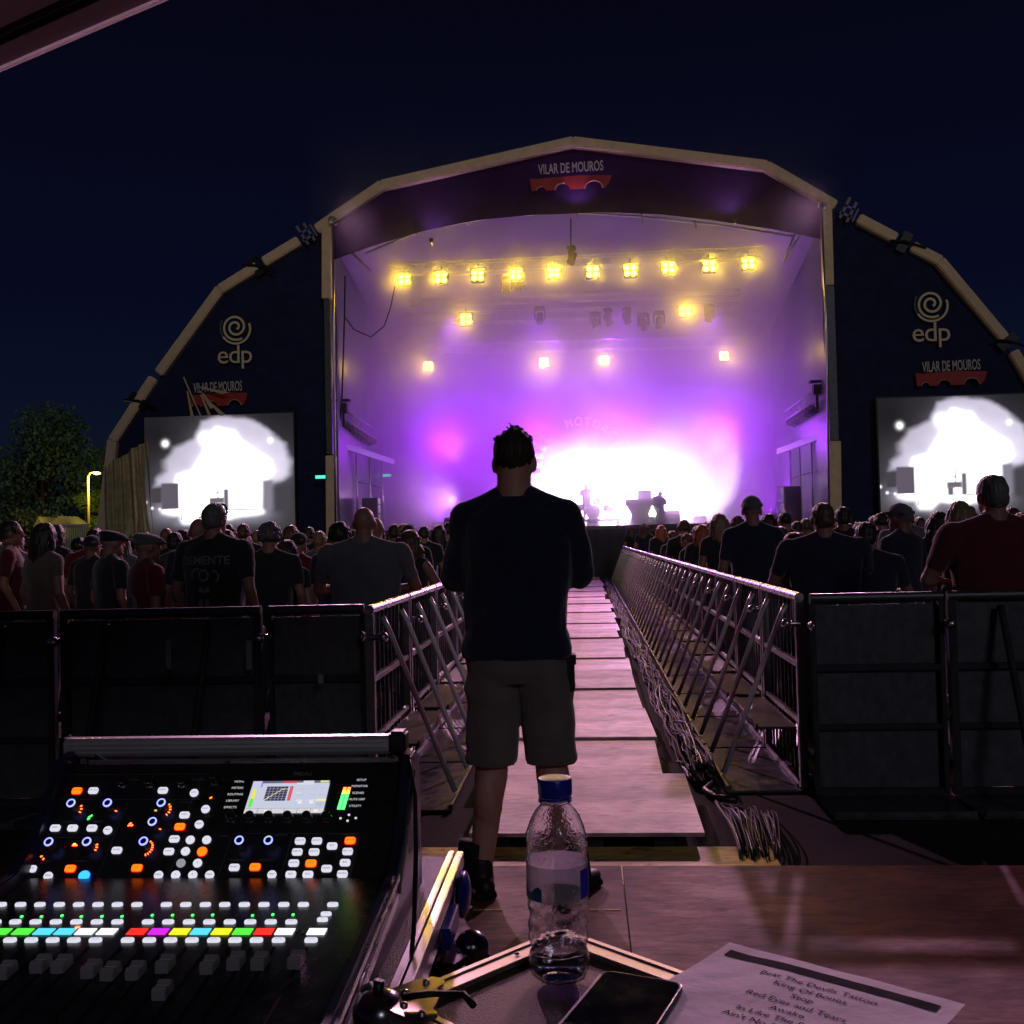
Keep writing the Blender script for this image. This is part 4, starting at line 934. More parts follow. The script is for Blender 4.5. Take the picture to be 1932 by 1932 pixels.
def hair_mesh(kind):
    h = HEADC; mb = MB(); rs = random.Random(kind)
    if kind in ('short', 'tuft'):
        mb.ell(h + Vector((0, -.014, .030)), (.081, .100, .098), 24, 16)
        if kind == 'short': mb.ell(h + Vector((0, -.045, -.010)), (.074, .070, .070), 20, 12)
        if kind == 'tuft':
            for i in range(150):
                a = rs.uniform(-.065, .065); b = rs.uniform(-.05, .08); p = h + Vector((a, b, .112 - abs(a) * .55)); q = max(.3, 1 - abs(a) * 12); mb.tube([p, p + Vector((rs.uniform(-.012, .012), rs.uniform(-.01, .02), rs.uniform(.006, .032) * q)), p + Vector((rs.uniform(-.025, .022), .02, rs.uniform(.012, .044) * q))], [.006, .0042, .0028], 5)
    elif kind == 'curly':
        for i in range(120):
            t = rs.uniform(0, 6.28); z = rs.uniform(-.3, 1); q = math.sqrt(max(0, 1 - z * z)); p = Vector((.085 * q * math.cos(t), -.015 + .10 * q * math.sin(t), .02 + .11 * z))
            if p.y > .055 and p.z < .07: continue
            mb.ell(h + p, (.024,) * 3, 8, 6)
        mb.ell(h + Vector((0, -.015, .03)), (.085, .098, .10), 20, 12)
    elif kind in ('long', 'wavy'):
        mb.ell(h + Vector((0, -.012, .028)), (.088, .106, .102), 24, 16)
        wv = .02 if kind == 'wavy' else .006; wd = 1.35 if kind == 'wavy' else 1.0
        for i in range(34):
            t = R(180 + 200 * (i + .5) / 34 - 10); x0 = .080 * math.cos(t); y0 = .088 * math.sin(t) - .012
            pts = []; ph = rs.uniform(0, 6)
            for j in range(9):
                u = j / 8; z = .05 - u * (.36 + rs.uniform(-.015, .015)); f = 1 + .28 * wd * math.sin(u * 2.4)
                pts.append(h + Vector((x0 * f + wv * math.sin(ph + u * 11), min(y0 * (1 + .12 * u), .03) + wv * math.cos(ph + u * 9) - .018 * u, z)))
            mb.tube(pts, [.020, .021, .022, .022, .021, .020, .018, .014, .007], 7)
    elif kind == 'bun':
        mb.ell(h + Vector((0, -.012, .028)), (.080, .102, .098), 24, 16); mb.ell(h + Vector((0, -.105, .065)), (.038, .034, .036), 14, 10)
    elif kind == 'mohawk':
        mb.ell(h + Vector((0, -.014, .025)), (.079, .099, .097), 24, 16)
        for i in range(9): p = h + Vector((0, .07 - i * .022, .115 - .002 * (i - 3) ** 2)); mb.ell(p, (.016, .02, .035), 8, 6)
    elif kind == 'cap':
        mb.ell(h + Vector((0, -.008, .045)), (.087, .106, .088), 26, 16); mb.box(h + Vector((0, -.01, .045)), (.166, .19, .03))
        M = Matrix.Rotation(R(-10), 3, 'X'); mb.ell(h + Vector((0, .125, .050)), (.072, .075, .008), 20, 6, M); mb.ell(h + Vector((0, -.008, .133)), (.008, .008, .006), 8, 6)
    elif kind == 'flatcap':
        M = Matrix.Rotation(R(-14), 3, 'X'); mb.ell(h + Vector((0, .010, .070)), (.100, .135, .048), 26, 14, M); mb.ell(h + Vector((0, -.010, .045)), (.086, .105, .050), 24, 12); mb.ell(h + Vector((0, .130, .035)), (.065, .045, .010), 16, 6, M)
    def disp(co, n_):
        st_ = 26 if kind not in ('cap', 'flatcap') else 0
        return n_ * (noise.noise(Vector((co.x * st_ * 3, co.y * st_ * 3, co.z * st_ * .6))) * .0055 + noise.noise(Vector((co.x * 22, co.y * 22, co.z * 14))) * .006) if st_ else Vector()
    return remesh(mb, .0042 if kind == 'tuft' else .0065 if kind not in ('long', 'wavy', 'curly') else .008, 1, disp, 'hair' if 'cap' not in kind else 'cap')

HT = HEADC.z + .118      # crown height of the unscaled figure
BODIES = {}
SPEC = {
    'm_down': dict(pose='down', k=1.06, hip=.98, seed=1), 'm_fold': dict(pose='folded', k=1.10, hip=1.0, seed=2), 'm_lean': dict(pose='lean', k=1.12, hip=1.05, seed=3),
    'm_phone': dict(pose='phone', k=1.0, hip=.95, seed=4), 'big': dict(pose='lean', k=1.38, hip=1.32, seed=5), 'bigd': dict(pose='down', k=1.26, hip=1.18, seed=9), 'f_down': dict(pose='down', k=.88, hip=1.0, seed=6, sleeve=.4), 'f_lean': dict(pose='lean', k=.88, hip=1.0, seed=7, sleeve=0),
    'f_phone': dict(pose='phone', k=.86, hip=.98, seed=8, sleeve=.5), 'm_long': dict(pose='down', k=1.02, hip=1.0, seed=11, sleeve=1.9)}
HAIRS = {}
def body_set(key):
    if key not in BODIES:
        P = SPEC[key]; BODIES[key] = dict(body=body_mesh(P), shirt=shirt_mesh(P), trousers=trouser_mesh(P))
    return BODIES[key]
def hair_of(k):
    if k not in HAIRS: HAIRS[k] = hair_mesh(k)
    return HAIRS[k]
skin = {'light': mat('skin', (.30, .155, .105), .5, var=.08, scale=12, sss=.1), 'tan': mat('tanned_skin', (.20, .10, .065), .5, var=.08), 'dark': mat('dark_skin', (.12, .06, .04), .5, var=.08)}
hairm = {'dark': mat('dark_hair', (.018, .012, .010), .55, var=.4, scale=60, stretch=(6, 6, 1), spec=.7), 'brown': mat('brown_hair', (.075, .038, .018), .5, var=.4, scale=60, stretch=(6, 6, 1), spec=.7),
         'blond': mat('blond_hair', (.20, .13, .06), .5, var=.35, scale=60, stretch=(6, 6, 1), spec=.7), 'grey': mat('grey_hair', (.11, .105, .105), .55, var=.3, scale=60, spec=.6), 'red': mat('red_hair', (.30, .07, .025), .5, var=.35, scale=60, stretch=(6, 6, 1), spec=.7)}
def cloth(nm, col): return mat(nm, col, .92, var=.18, scale=9, bump=.35, bscale=110, spec=.25, sheen=.35)
cl = {'black': cloth('black_cotton', (.022, .022, .027)), 'navy': cloth('navy_cotton', (.016, .020, .045)), 'grey': cloth('grey_cotton', (.12, .125, .135)), 'tan': cloth('tan_cotton', (.17, .125, .085)),
      'red': cloth('red_cotton', (.15, .010, .014)), 'maroon': cloth('maroon_cotton', (.10, .014, .022)), 'white': cloth('white_cotton', (.28, .27, .28)), 'green': cloth('olive_cotton', (.045, .055, .03)), 'blue': cloth('blue_cotton', (.04, .07, .15)), 'denim': cloth('denim', (.035, .05, .09)), 'khaki': cloth('khaki_cotton', (.12, .10, .07))}
capm = {'grey': cloth('grey_cap_cloth', (.11, .11, .12)), 'black': cl['black'], 'red': cl['red'], 'tan': cl['tan']}
PEOPLE = []
def person(x, y, h, yaw, body, hk, hc, shirt, label, group=None, sk='light', tr='denim', z0=0.0):
    t = thing('person', label, 'person', (x, y, z0), group)
    S = body_set(body); k = h / HT
    def add(nm, me, m_):
        o = bpy.data.objects.new(nm, me); COL.objects.link(o); o.parent = t; KIDS.setdefault(t, []).append(o)
        if not len(me.materials): me.materials.append(None)
        o.material_slots[0].link = 'OBJECT'; o.material_slots[0].material = m_
        return o
    add('body', S['body'], skin[sk]); add('shirt', S['shirt'], cl[shirt]); add('trousers', S['trousers'], cl[tr])
    if hk: add('cap' if 'cap' in hk else 'hair', hair_of(hk), capm[hc] if 'cap' in hk else hairm[hc])
    t.rotation_euler = (0, 0, R(yaw)); kw = (k + 1) / 2 if h < 1.7 else k
    t.scale = (kw, kw, k); PEOPLE.append((x, y)); return t
def at_head(px, pyt, w_, hmin=1.48, hmax=1.93):
    d = F * .190 / w_
    p = atY(px, pyt, d)
    if p.z > hmax: d *= (hmax - 1.5) / (p.z - 1.5); p = atY(px, pyt, d)
    return p
LIST = [
 # px, ytop, headwidth, yaw, body, hair, colour, shirt, label, skin
 (18, 984, 37, -65, 'm_down', 'short', 'dark', 'maroon', 'person with glasses in profile at the left edge of the photo, dark red sleeveless top', 'light'),
 (82, 988, 42, -25, 'f_down', 'long', 'dark', 'tan', 'person with long dark hair in a pale tan t-shirt near the left edge', 'light'),
 (104, 991, 31, -30, 'm_down', 'long', 'dark', 'black', 'long-haired person in black just beyond the tan t-shirt', 'light'),
 (148, 1018, 27, 0, 'm_down', 'curly', 'dark', 'black', 'curly-haired person low in the crowd in front of the white fence', 'tan'),
 (172, 1012, 35, -15, 'm_down', 'cap', 'black', 'black', 'person in dark cap and black shirt right of the white fence', 'tan'),
 (208, 1002, 42, -40, 'm_down', 'flatcap', 'black', 'black', 'person in a black flat cap and black t-shirt turned to the right', 'light'),
 (180, 997, 30, 10, 'm_down', 'short', 'dark', 'navy', 'dark-haired person just behind the black flat cap', 'light'),
 (275, 1007, 46, -45, 'm_down', 'flatcap', 'grey', 'red', 'person in a grey flat cap and red t-shirt with a round white back print', 'light'),
 (313, 998, 30, 0, 'm_down', None, None, 'black', 'bald person beyond the grey flat cap, before the left screen', 'tan'),
 (340, 1003, 29, 5, 'm_down', 'short', 'grey', 'black', 'grey-haired person left of the man with the printed black t-shirt', 'light'),
 (403, 951, 49, -14, 'bigd', 'short', 'grey', 'black', 'tall man with sunglasses on his head in a black t-shirt printed DEMENTE', 'light'),
 (374, 981, 44, 8, 'm_down', None, None, 'navy', 'bald head directly left of the tall man with sunglasses', 'light'),
 (438, 1020, 26, 0, 'f_down', 'bun', 'brown', 'grey', 'short person with a hair bun right of the printed t-shirt', 'light'),
 (459, 989, 28, 0, 'm_down', 'short', 'brown', 'black', 'brown-haired person at the right corner of the left screen', 'light'),
 (508, 990, 43, 4, 'm_down', 'curly', 'grey', 'black', 'person with bushy grey hair below the left screen', 'light'),
 (540, 1020, 42, -12, 'f_down', 'long', 'dark', 'black', 'woman with long dark hair and bare arms left of the big bald man', 'light'),
 (562, 1007, 38, -20, 'm_down', 'cap', 'black', 'red', 'person in a black cap and dark red top left of the big bald man', 'light'),
 (583, 995, 25, 0, 'm_down', 'short', 'dark', 'black', 'dark head between the cap and the blond head', 'light'),
 (602, 1003, 31, 0, 'f_down', 'short', 'blond', 'grey', 'person with short blond hair under the left mast', 'light'),
 (640, 990, 41, 0, 'm_down', 'curly', 'dark', 'navy', 'curly dark-haired person at the left shoulder of the big bald man', 'light'),
 (686, 960, 51, 3, 'big', None, None, 'grey', 'big bald man in a grey t-shirt leaning by the left walkway rail', 'light'),
 (770, 991, 31, 0, 'm_down', 'cap', 'black', 'black', 'person in black cap just beyond the woman with curly hair', 'light'),
 (772, 1001, 47, -22, 'f_lean', 'wavy', 'brown', 'black', 'woman with long wavy brown hair leaning on the left walkway rail', 'light'),
 (800, 993, 25, 0, 'm_down', 'short', 'dark', 'black', 'dark-haired person between the wavy-haired woman and the standing man', 'light'),
 (828, 991, 24, 12, 'm_down', 'long', 'dark', 'black', 'long-haired person close to the left elbow of the standing man', 'light'),
 (743, 992, 25, 0, 'f_down', 'long', 'brown', 'navy', 'brown-haired woman beyond the right ear of the big bald man', 'light'),
 (1418, 938, 41, 0, 'm_down', 'cap', 'grey', 'navy', 'man in a grey cap and dark shirt behind the right walkway rail', 'light'),
 (1357, 970, 39, 6, 'f_down', 'long', 'blond', 'black', 'woman with long fair hair left of the man in the grey cap', 'light'),
 (1324, 990, 30, -8, 'f_phone', 'long', 'red', 'black', 'woman with a long red hair strand beside the right walkway rail', 'light'),
 (1297, 1007, 28, 60, 'f_down', 'bun', 'brown', 'black', 'person seen in profile facing left near the right walkway rail', 'light'),
 (1290, 984, 25, 0, 'm_down', 'curly', 'brown', 'black', 'curly-haired person against the right side of the white light', 'light'),
 (1268, 1002, 29, 20, 'f_down', 'short', 'brown', 'black', 'short brown-haired person with an orange lit cheek near the rail', 'light'),
 (1247, 991, 26, 12, 'm_phone', 'long', 'red', 'black', 'person with long reddish hair holding up a lit phone', 'light'),
 (1191, 994, 20, 0, 'f_down', 'long', 'brown', 'black', 'woman farthest down the right walkway rail, below the road cases', 'light'),
 (1215, 988, 21, -10, 'f_down', 'wavy', 'brown', 'navy', 'wavy-haired woman far down the right rail, below the bulb lamp', 'light'),
 (1391, 977, 26, 0, 'm_down', 'curly', 'brown', 'black', 'curly head just left of the neck of the man in the grey cap', 'light'),
 (1449, 970, 28, 0, 'm_down', 'long', 'dark', 'black', 'long dark-haired person just right of the man in the grey cap', 'light'),
 (1481, 966, 27, 15, 'm_down', 'mohawk', 'dark', 'navy', 'person with a dark mohawk right of the man in the grey cap', 'light'),
 (1503, 984, 25, 0, 'm_down', 'short', 'dark', 'black', 'short dark-haired person above the blonde curly woman', 'light'),
 (1499, 1006, 46, 20, 'f_down', 'wavy', 'blond', 'green', 'woman with wavy blonde hair behind the shoulder of the big man', 'light'),
 (1552, 950, 49, 0, 'big', 'short', 'brown', 'navy', 'big man with thinning hair and navy t-shirt at the end of the right rail', 'light'),
 (1590, 957, 33, -12, 'm_down', 'short', 'dark', 'black', 'short-haired man with prominent ears right of the big man', 'tan'),
 (1633, 986, 48, -10, 'm_lean', 'short', 'dark', 'navy', 'stooping person in navy over the narrow barrier panel', 'light'),
 (1709, 955, 31, 0, 'bigd', 'short', 'grey', 'grey', 'man in a grey shirt farther back below the right screen', 'light'),
 (1648, 974, 22, 0, 'm_down', 'short', 'brown', 'black', 'first of three small heads left of the grey-shirted man', 'light'),
 (1667, 977, 20, 0, 'f_down', 'bun', 'brown', 'black', 'second of three small heads left of the grey-shirted man', 'light'),
 (1687, 976, 21, 0, 'm_down', 'curly', 'dark', 'black', 'third of three small heads left of the grey-shirted man', 'light'),
 (1735, 976, 20, 0, 'f_down', 'long', 'brown', 'black', 'small long-haired head right of the grey-shirted man', 'light'),
 (1771, 966, 36, -12, 'f_down', 'wavy', 'dark', 'black', 'woman with long dark wavy hair left of the man in red', 'light'),
 (1810, 946, 40, -8, 'f_down', 'long', 'blond', 'black', 'woman with long hair and a blond strand beside the man in red', 'light'),
 (1873, 898, 66, 10, 'big', 'short', 'grey', 'maroon', 'large man in a dark red t-shirt leaning on the right barrier', 'light'),
 (1908, 958, 24, 0, 'm_down', 'short', 'dark', 'green', 'dark head right of the man in the dark red t-shirt', 'tan'),
 (1930, 972, 26, 0, 'm_down', 'cap', 'red', 'black', 'person with a red cap cut by the right edge of the photo', 'light'),
]
for px, yt, w_, yaw, bd, hk, hc, sh_, lb, sk in LIST:
    p = at_head(px, yt, w_)
    lim = 6.12
    d = max(p.y, lim)
    if abs(p.x) < 1.55 and p.y > 5: 
        k = 1.52 / abs(p.x); d = min(max(d * k, lim), 34) if abs(p.x) * k > 0 else d
        p = atY(px, yt, d)
    p = atY(px, yt, d); hgt = p.z + (.012 if hk is None else 0)
    hgt = min(max(hgt, 1.46), 1.95)
    PR = person(p.x, p.y, hgt, yaw, bd, hk, hc, sh_, lb, 'people in the crowd', sk)
    if 'DEMENTE' in lb: P_DEM = PR
    if 'round white back' in lb: P_RED = PR
    if 'lit phone' in lb: P_PH = PR
    if 'glasses in profile' in lb: P_GL = PR
# filler rows farther out
rs = random.Random(21)
CR = []
def ok(x, y, dmin=.47): return all((x - a) ** 2 + (y - b_) ** 2 > dmin * dmin for a, b_ in PEOPLE + CR)
tries = 0
while len(CR) < 215 and tries < 9000:
    tries += 1
    side = -1 if rs.random() < .56 else 1
    y = 8.6 + 22 * rs.random() ** 1.25
    x = side * (1.62 + rs.random() * ((10.6 if side < 0 else 8.6) * (y / 18) ** .8))
    v_ = Vector((x, y, 1.65)) - CAMP; px_ = 966 + F * v_.dot(_r) / v_.dot(_f)
    if px_ < 172 and (px_ > 90 or y > 16): continue
    if ok(x, y, .47): CR.append((x, y))
CR.sort(key=lambda q: (q[0] > 0, q[1]))
rowno = {}
byrow = {}
for x, y in CR:
    band = 0 if y < 11 else 1 if y < 14.5 else 2 if y < 19 else 3
    byrow.setdefault((x > 0, band), []).append((x, y))
bn = ['nearest', 'second', 'third', 'farthest']
hdesc = {'short': 'short-haired', 'curly': 'curly-haired', 'long': 'long-haired', 'wavy': 'wavy-haired', 'bun': 'bun-haired', 'cap': 'capped', 'mohawk': 'spiky-haired', None: 'bald'}
for (rt, band), pts in byrow.items():
    pts.sort()
    for i, (x, y) in enumerate(pts):
        fem = rs.random() < .38
        bd = rs.choice(['f_down', 'f_down', 'f_phone'] if fem else ['m_down', 'm_down', 'm_fold', 'm_long', 'bigd'])
        hk = rs.choice(['long', 'wavy', 'bun', 'long']) if fem else rs.choice(['short', 'short', 'short', 'curly', 'cap', None, 'mohawk'] )
        if hk == 'mohawk' and rs.random() < .7: hk = 'short'
        hc = rs.choice(['grey', 'black', 'tan']) if hk == 'cap' else rs.choice(['dark', 'dark', 'dark', 'brown', 'brown', 'grey', 'blond'])
        sh_ = rs.choice(['black', 'black', 'navy', 'grey', 'white', 'green', 'black', 'red', 'navy', 'black'])
        h = rs.gauss(1.62, .05) if fem else rs.gauss(1.715, .055)
        h = min(max(h, 1.5), 1.80 if y < 14 else 1.84)
        hn = hdesc[hk]; cn = '' if hk in ('cap', None) else {'dark': 'dark', 'brown': 'brown', 'grey': 'grey', 'blond': 'blond'}[hc] + ' '
        person(x, y, h, rs.gauss(0, 16), bd, hk, hc, sh_, '%s %sperson in %s, %s from left, %s %s crowd band' % (hn, cn, sh_, ORD[i], bn[band], 'right' if rt else 'left'), 'people in the crowd', rs.choice(['light', 'light', 'tan']))

# prints, glasses, phones carried by the crowd
def on_back(P, fn, name, mtl, dy):
    pass
def back_M(P, z, dy): 
    M = P.matrix_basis.copy() if False else Matrix.LocRotScale(P.location, P.rotation_euler, P.scale)
    return M
def child_local(P, mb, name, mtl, smooth=None):
    me = mb.mesh(name, smooth); me.materials.append(mtl); o = bpy.data.objects.new(name, me); COL.objects.link(o); o.parent = P; return o
ink = mat('faded_white_ink', (.16, .16, .18), .8, var=.4, scale=60)
def shirt_surface_y(key, x, z):
    # back surface of the shirt of that body
    best = 0
    me = BODIES[key]['shirt']
    for v in me.vertices:
        if abs(v.co.x - x) < .014 and abs(v.co.z - z) < .014 and v.co.y < best: best = v.co.y
    return best
def wrap_back(P, key, me, name, mtl, out=.006):
    vs = me.vertices
    S = BODIES[key]['shirt']; co = np.empty(len(S.vertices) * 3); S.vertices.foreach_get('co', co); co = co.reshape(-1, 3); co = co[co[:, 1] < 0]
    for v in vs:
        d = (co[:, 0] - v.co.x) ** 2 + (co[:, 2] - v.co.z) ** 2; k = np.argsort(d)[:4]; v.co.y = float(co[k, 1].mean()) - out
    me.materials.clear(); me.materials.append(mtl); o = bpy.data.objects.new(name, me); COL.objects.link(o); o.parent = P; return o
def subdiv(me, n=2):
    bm = bmesh.new(); bm.from_mesh(me); bmesh.ops.triangulate(bm, faces=bm.faces[:]); bmesh.ops.subdivide_edges(bm, edges=bm.edges[:], cuts=n, use_grid_fill=True); bm.to_mesh(me); bm.free()
BM = Matrix(((1, 0, 0, 0), (0, 0, -1, 0), (0, 1, 0, 0), (0, 0, 0, 1)))
me = text('DEMENTE', .085, None, None, Matrix.Translation((0, 0, 1.345)) @ BM, 1.05, 0, 'shirt_lettering', bold=.0015); subdiv(me, 1); wrap_back(P_DEM, 'bigd', me, 'shirt_lettering', ink)
s = MB()   # a faded generic figure print: head ring, tusk-like curls, legs
def disc(cx_, cz_, r0, r1, a0=0, a1=360, n=24, sx_=1):
    s.grid(lambda u, v: Vector((cx_ + sx_ * (r0 + (r1 - r0) * v) * math.cos(R(a0 + (a1 - a0) * u)), 0, cz_ + (r0 + (r1 - r0) * v) * math.sin(R(a0 + (a1 - a0) * u)))), n, 2)
disc(.0, 1.24, .030, .045); disc(-.06, 1.245, .03, .05, 60, 220); disc(.07, 1.23, .035, .05, -60, 90); disc(0, 1.16, .02, .045, 180, 360); disc(-.03, 1.03, .0, .022, sx_=.8)
s.grid(lambda u, v: Vector((-.045 + .035 * u, 0, .93 + .14 * v)), 3, 8); s.grid(lambda u, v: Vector((.01 + .035 * u, 0, .93 + .14 * v)), 3, 8); s.grid(lambda u, v: Vector((-.045 + .09 * u, 0, 1.12 + .012 * v)), 6, 1)
me = s.mesh('shirt_print'); wrap_back(P_DEM, 'bigd', me, 'shirt_print', ink)
s = MB(); disc(0, 1.14, .0, .105, n=40); me = s.mesh('shirt_print'); wrap_back(P_RED, 'm_down', me, 'shirt_print', mat('white_print_faded', (.42, .40, .40), .8, var=.2, scale=50))
s = MB()
for z0, x0, x1 in ((1.185, -.045, .045), (1.160, -.055, .05), (1.135, -.04, .055), (1.105, -.055, .055), (1.08, -.035, .04)): s.grid(lambda u, v: Vector((x0 + (x1 - x0) * u, 0, z0 + .011 * v)), 10, 1)
s.grid(lambda u, v: Vector((-.005 + .012 * u, 0, 1.06 + .15 * v)), 1, 12); s.grid(lambda u, v: Vector((-.045 + .01 * u, 0, 1.10 + .06 * v)), 1, 6)
me = s.mesh('print_strokes'); wrap_back(P_RED, 'm_down', me, 'print_strokes', cl['black'], .010)
# sunglasses pushed up on the tall man's head: a thing of its own
h = HEADC; RX = Matrix.LocRotScale(P_DEM.location, P_DEM.rotation_euler, P_DEM.scale)
def worn(P, mb, name, mtl, label, cat, smooth=True):
    me = mb.mesh(name, smooth); me.transform(Matrix.LocRotScale(P.location, P.rotation_euler, P.scale)); o = link_mesh(name, me, mtl); tag(o, label, cat); return o
s = MB(); arc = [h + Vector((.088 * math.cos(R(a)), .062 + .02 * math.sin(R(a)) - .05 * abs(math.cos(R(a))) ** 2, .118 - .075 * abs(math.cos(R(a))) ** 2.2)) for a in range(0, 181, 12)]
s.tube(arc, .009, 8); s.tube([arc[0], h + Vector((.090, -.07, .02))], .004, 6); s.tube([arc[-1], h + Vector((-.090, -.07, .02))], .004, 6)
worn(P_DEM, s, 'sunglasses', mat('mirror_lens', (.5, .6, .9), .08, 1.0), 'mirrored sunglasses pushed up on the head of the tall man in printed t-shirt', 'sunglasses')
s = MB()
for sg in (-1, 1):
    s.tube([h + Vector((sg * .034 + .022 * math.cos(R(a)), .104, .006 + .017 * math.sin(R(a)))) for a in range(0, 361, 30)], .0025, 6); s.tube([h + Vector((sg * .056, .102, .01)), h + Vector((sg * .084, -.01, .01))], .0025, 6)
worn(P_GL, s, 'glasses', blackm, 'thin glasses on the person in profile at the left edge', 'glasses')
M_ = Matrix.LocRotScale(P_PH.location, P_PH.rotation_euler, P_PH.scale)
c = M_ @ Vector((.08, .40, 1.47)); t = thing('phone', 'small lit phone held up over the right walkway rail', 'phone', c)
s = MB(); s.box(c, (.155, .010, .078)); s.build('case', blackm, t, bevel=.003)
s = MB(); s.box(c - Vector((0, .006, 0)), (.140, .002, .066)); s.build('screen', emat('phone_screen_glow', (.75, .85, 1.0), 1.6), t)

# ------------------------------------------------------------------ the man at the front
MP = dict(pose='folded', k=1.05, hip=1.13, leg=1.2, seed=31, vox=.007, sleeve=1.0, short=True, stance=.165, toe=32, hem=.895, chest=1.12, eo=.052, ez=1.20, fold=2.2)
NK = 1.16
BODIES['man'] = dict(body=body_mesh(MP), shirt=shirt_mesh(MP), trousers=trouser_mesh(MP))
man = thing('person', 'man in navy t-shirt and grey shorts standing alone at the walkway end, back turned', 'person', (-.270, 3.93, .14))
hk_ = (1.5 + (1011 - 806) / 495.0 - .14) / HT
def addm(nm, me, m_):
    me.materials.clear(); me.materials.append(m_); o = bpy.data.objects.new(nm, me); COL.objects.link(o); o.parent = man; return o
addm('body', BODIES['man']['body'], mat('man_skin', (.50, .25, .19), .5, var=.12, scale=14, bump=.1, bscale=90))
addm('shirt', BODIES['man']['shirt'], cloth('man_navy_cotton', (.012, .014, .045)))
addm('shorts', BODIES['man']['trousers'], cloth('man_grey_cotton', (.15, .132, .12)))
addm('hair', hair_mesh('tuft'), mat('man_hair', (.035, .020, .014), .6, var=.4, scale=60, stretch=(5, 5, 1)))
for s_ in (-1, 1):
    addm('shoe', shoe_mesh(MP, s_), mat('black_shoe', (.010, .010, .011), .5, var=.3))
    mb = MB(); Kn = Vector((s_ * (.09 + .105 * .5), .015, .49)); An = Vector((s_ * .215, -.03, .09)); mb.tube([Kn.lerp(An, .72), Kn.lerp(An, .74), An + Vector((0, 0, -.02))], [.056, .058, .054], 16); me = mb.mesh('sock', True); addm('sock', me, mat('black_sock', (.008, .008, .009), .9))
    mb = MB(); mb.tube([An + Vector((-.045, -.055, .05)), An + Vector((-.055, -.075, .075)), An + Vector((-.05, -.08, .055)), An + Vector((-.04, -.065, .04))], .0035, 6); me = mb.mesh('lace', True); addm('lace', me, mat('black_sock'))
man.scale = (.97, 1.0, hk_); man.rotation_euler = (0, 0, R(-3))
# small pouch on the belt at his right hip
p = atY(1073, 1268, 3.90); s = MB(); s.box(p, (.045, .07, .135)); s.box(p + Vector((.004, 0, .05)), (.05, .075, .04)); s.tube([p + Vector((.0, 0, .06)), p + Vector((.0, 0, .085))], .008)
o = s.build('belt_pouch', blackm, bevel=.006); tag(o, 'small black pouch clipped at the right hip of the standing man', 'pouch')
# a hazy drummer and a hunched keyboard player
c0 = atY(1108, 985, 43.1); D_ = person(c0.x, 43.2, 1.75, 180, 'm_down', 'short', 'dark', 'black', 'drummer standing behind the drum kit, silhouetted on the left of the white light', 'musicians on the stage', z0=ZD + .33)
D_.scale = (1, 1, .86)
c0 = atY(1228, 985, 40.2); D_ = person(c0.x, 39.95, 1.75, 40, 'm_phone', 'short', 'dark', 'black', 'musician hunched in front of the road cases on the stage', 'musicians on the stage', z0=ZD)
D_.rotation_euler = (R(-20), R(8), R(-35)); D_.scale = (1.1, 1.1, .80)
# ------------------------------------------------------------------ mixing console
PX = lambda cx, cy_: (cx * .43, 1373.9 + cy_ * .43)        # measured in an enlarged crop of the photo
# two panels: upper (steep) and fader bed (nearly flat); both have edges along world X
YBR, ZBR = 1.365, 1.051
N_bed = Vector((0, -math.sin(R(5)), math.cos(R(5)))); P_bed = Vector((0, 1.24, 1.04))
ZBR = P_bed.z + math.tan(R(5)) * (YBR - 1.24); P_br = Vector((0, YBR, ZBR))
ANG = R(47); N_top = Vector((0, -math.sin(ANG), math.cos(ANG)))
U_top = Vector((0, math.cos(ANG), math.sin(ANG))); U_bed = Vector((0, math.cos(R(5)), math.sin(R(5))))
XL, XR = -.775, -.272
console = thing('mixing_console', 'large black digital mixing console with lit buttons, small screen and faders at the lower left', 'mixing desk', (-.52, 1.3, .98))
panel_m = mat('black_console_panel', (.016, .016, .018), .30, var=.25, scale=40, rvar=.08, bump=.05, bscale=400)
bed_m = mat('black_fader_bed', (.020, .018, .018), .25, var=.3, scale=50, rvar=.06, bump=.06, bscale=500)
top_end = on_plane(440, 1438, P_br, N_top); LT = (top_end - P_br).dot(U_top)
def TP(cx, cy_, h=0.0):
    return on_plane(*PX(cx, cy_), P_br + N_top * h, N_top)
def BP(cx, cy_, h=0.0):
    return on_plane(*PX(cx, cy_), P_bed + N_bed * h, N_bed)
s = MB(); a = P_br; b = P_br + U_top * LT
poly = [Vector((XL, a.y, a.z)), Vector((XL, b.y, b.z)), Vector((XL, b.y + .03, b.z - .01)), Vector((XL, b.y + .05, .985)), Vector((XL, a.y, .985))]
s.prism(poly, (XR - XL, 0, 0)); s.build('upper_housing', panel_m, console, bevel=.002)
s = MB(); y0 = .93; z0 = P_bed.z - math.tan(R(5)) * (1.24 - y0)
poly = [Vector((XL, YBR - .0015, ZBR - .0)), Vector((XL, y0, z0)), Vector((XL, y0 - .01, z0 - .012)), Vector((XL, y0, .985)), Vector((XL, YBR - .0015, .985))]
s.prism(poly, (XR - XL, 0, 0)); s.build('fader_bed', bed_m, console, bevel=.002)
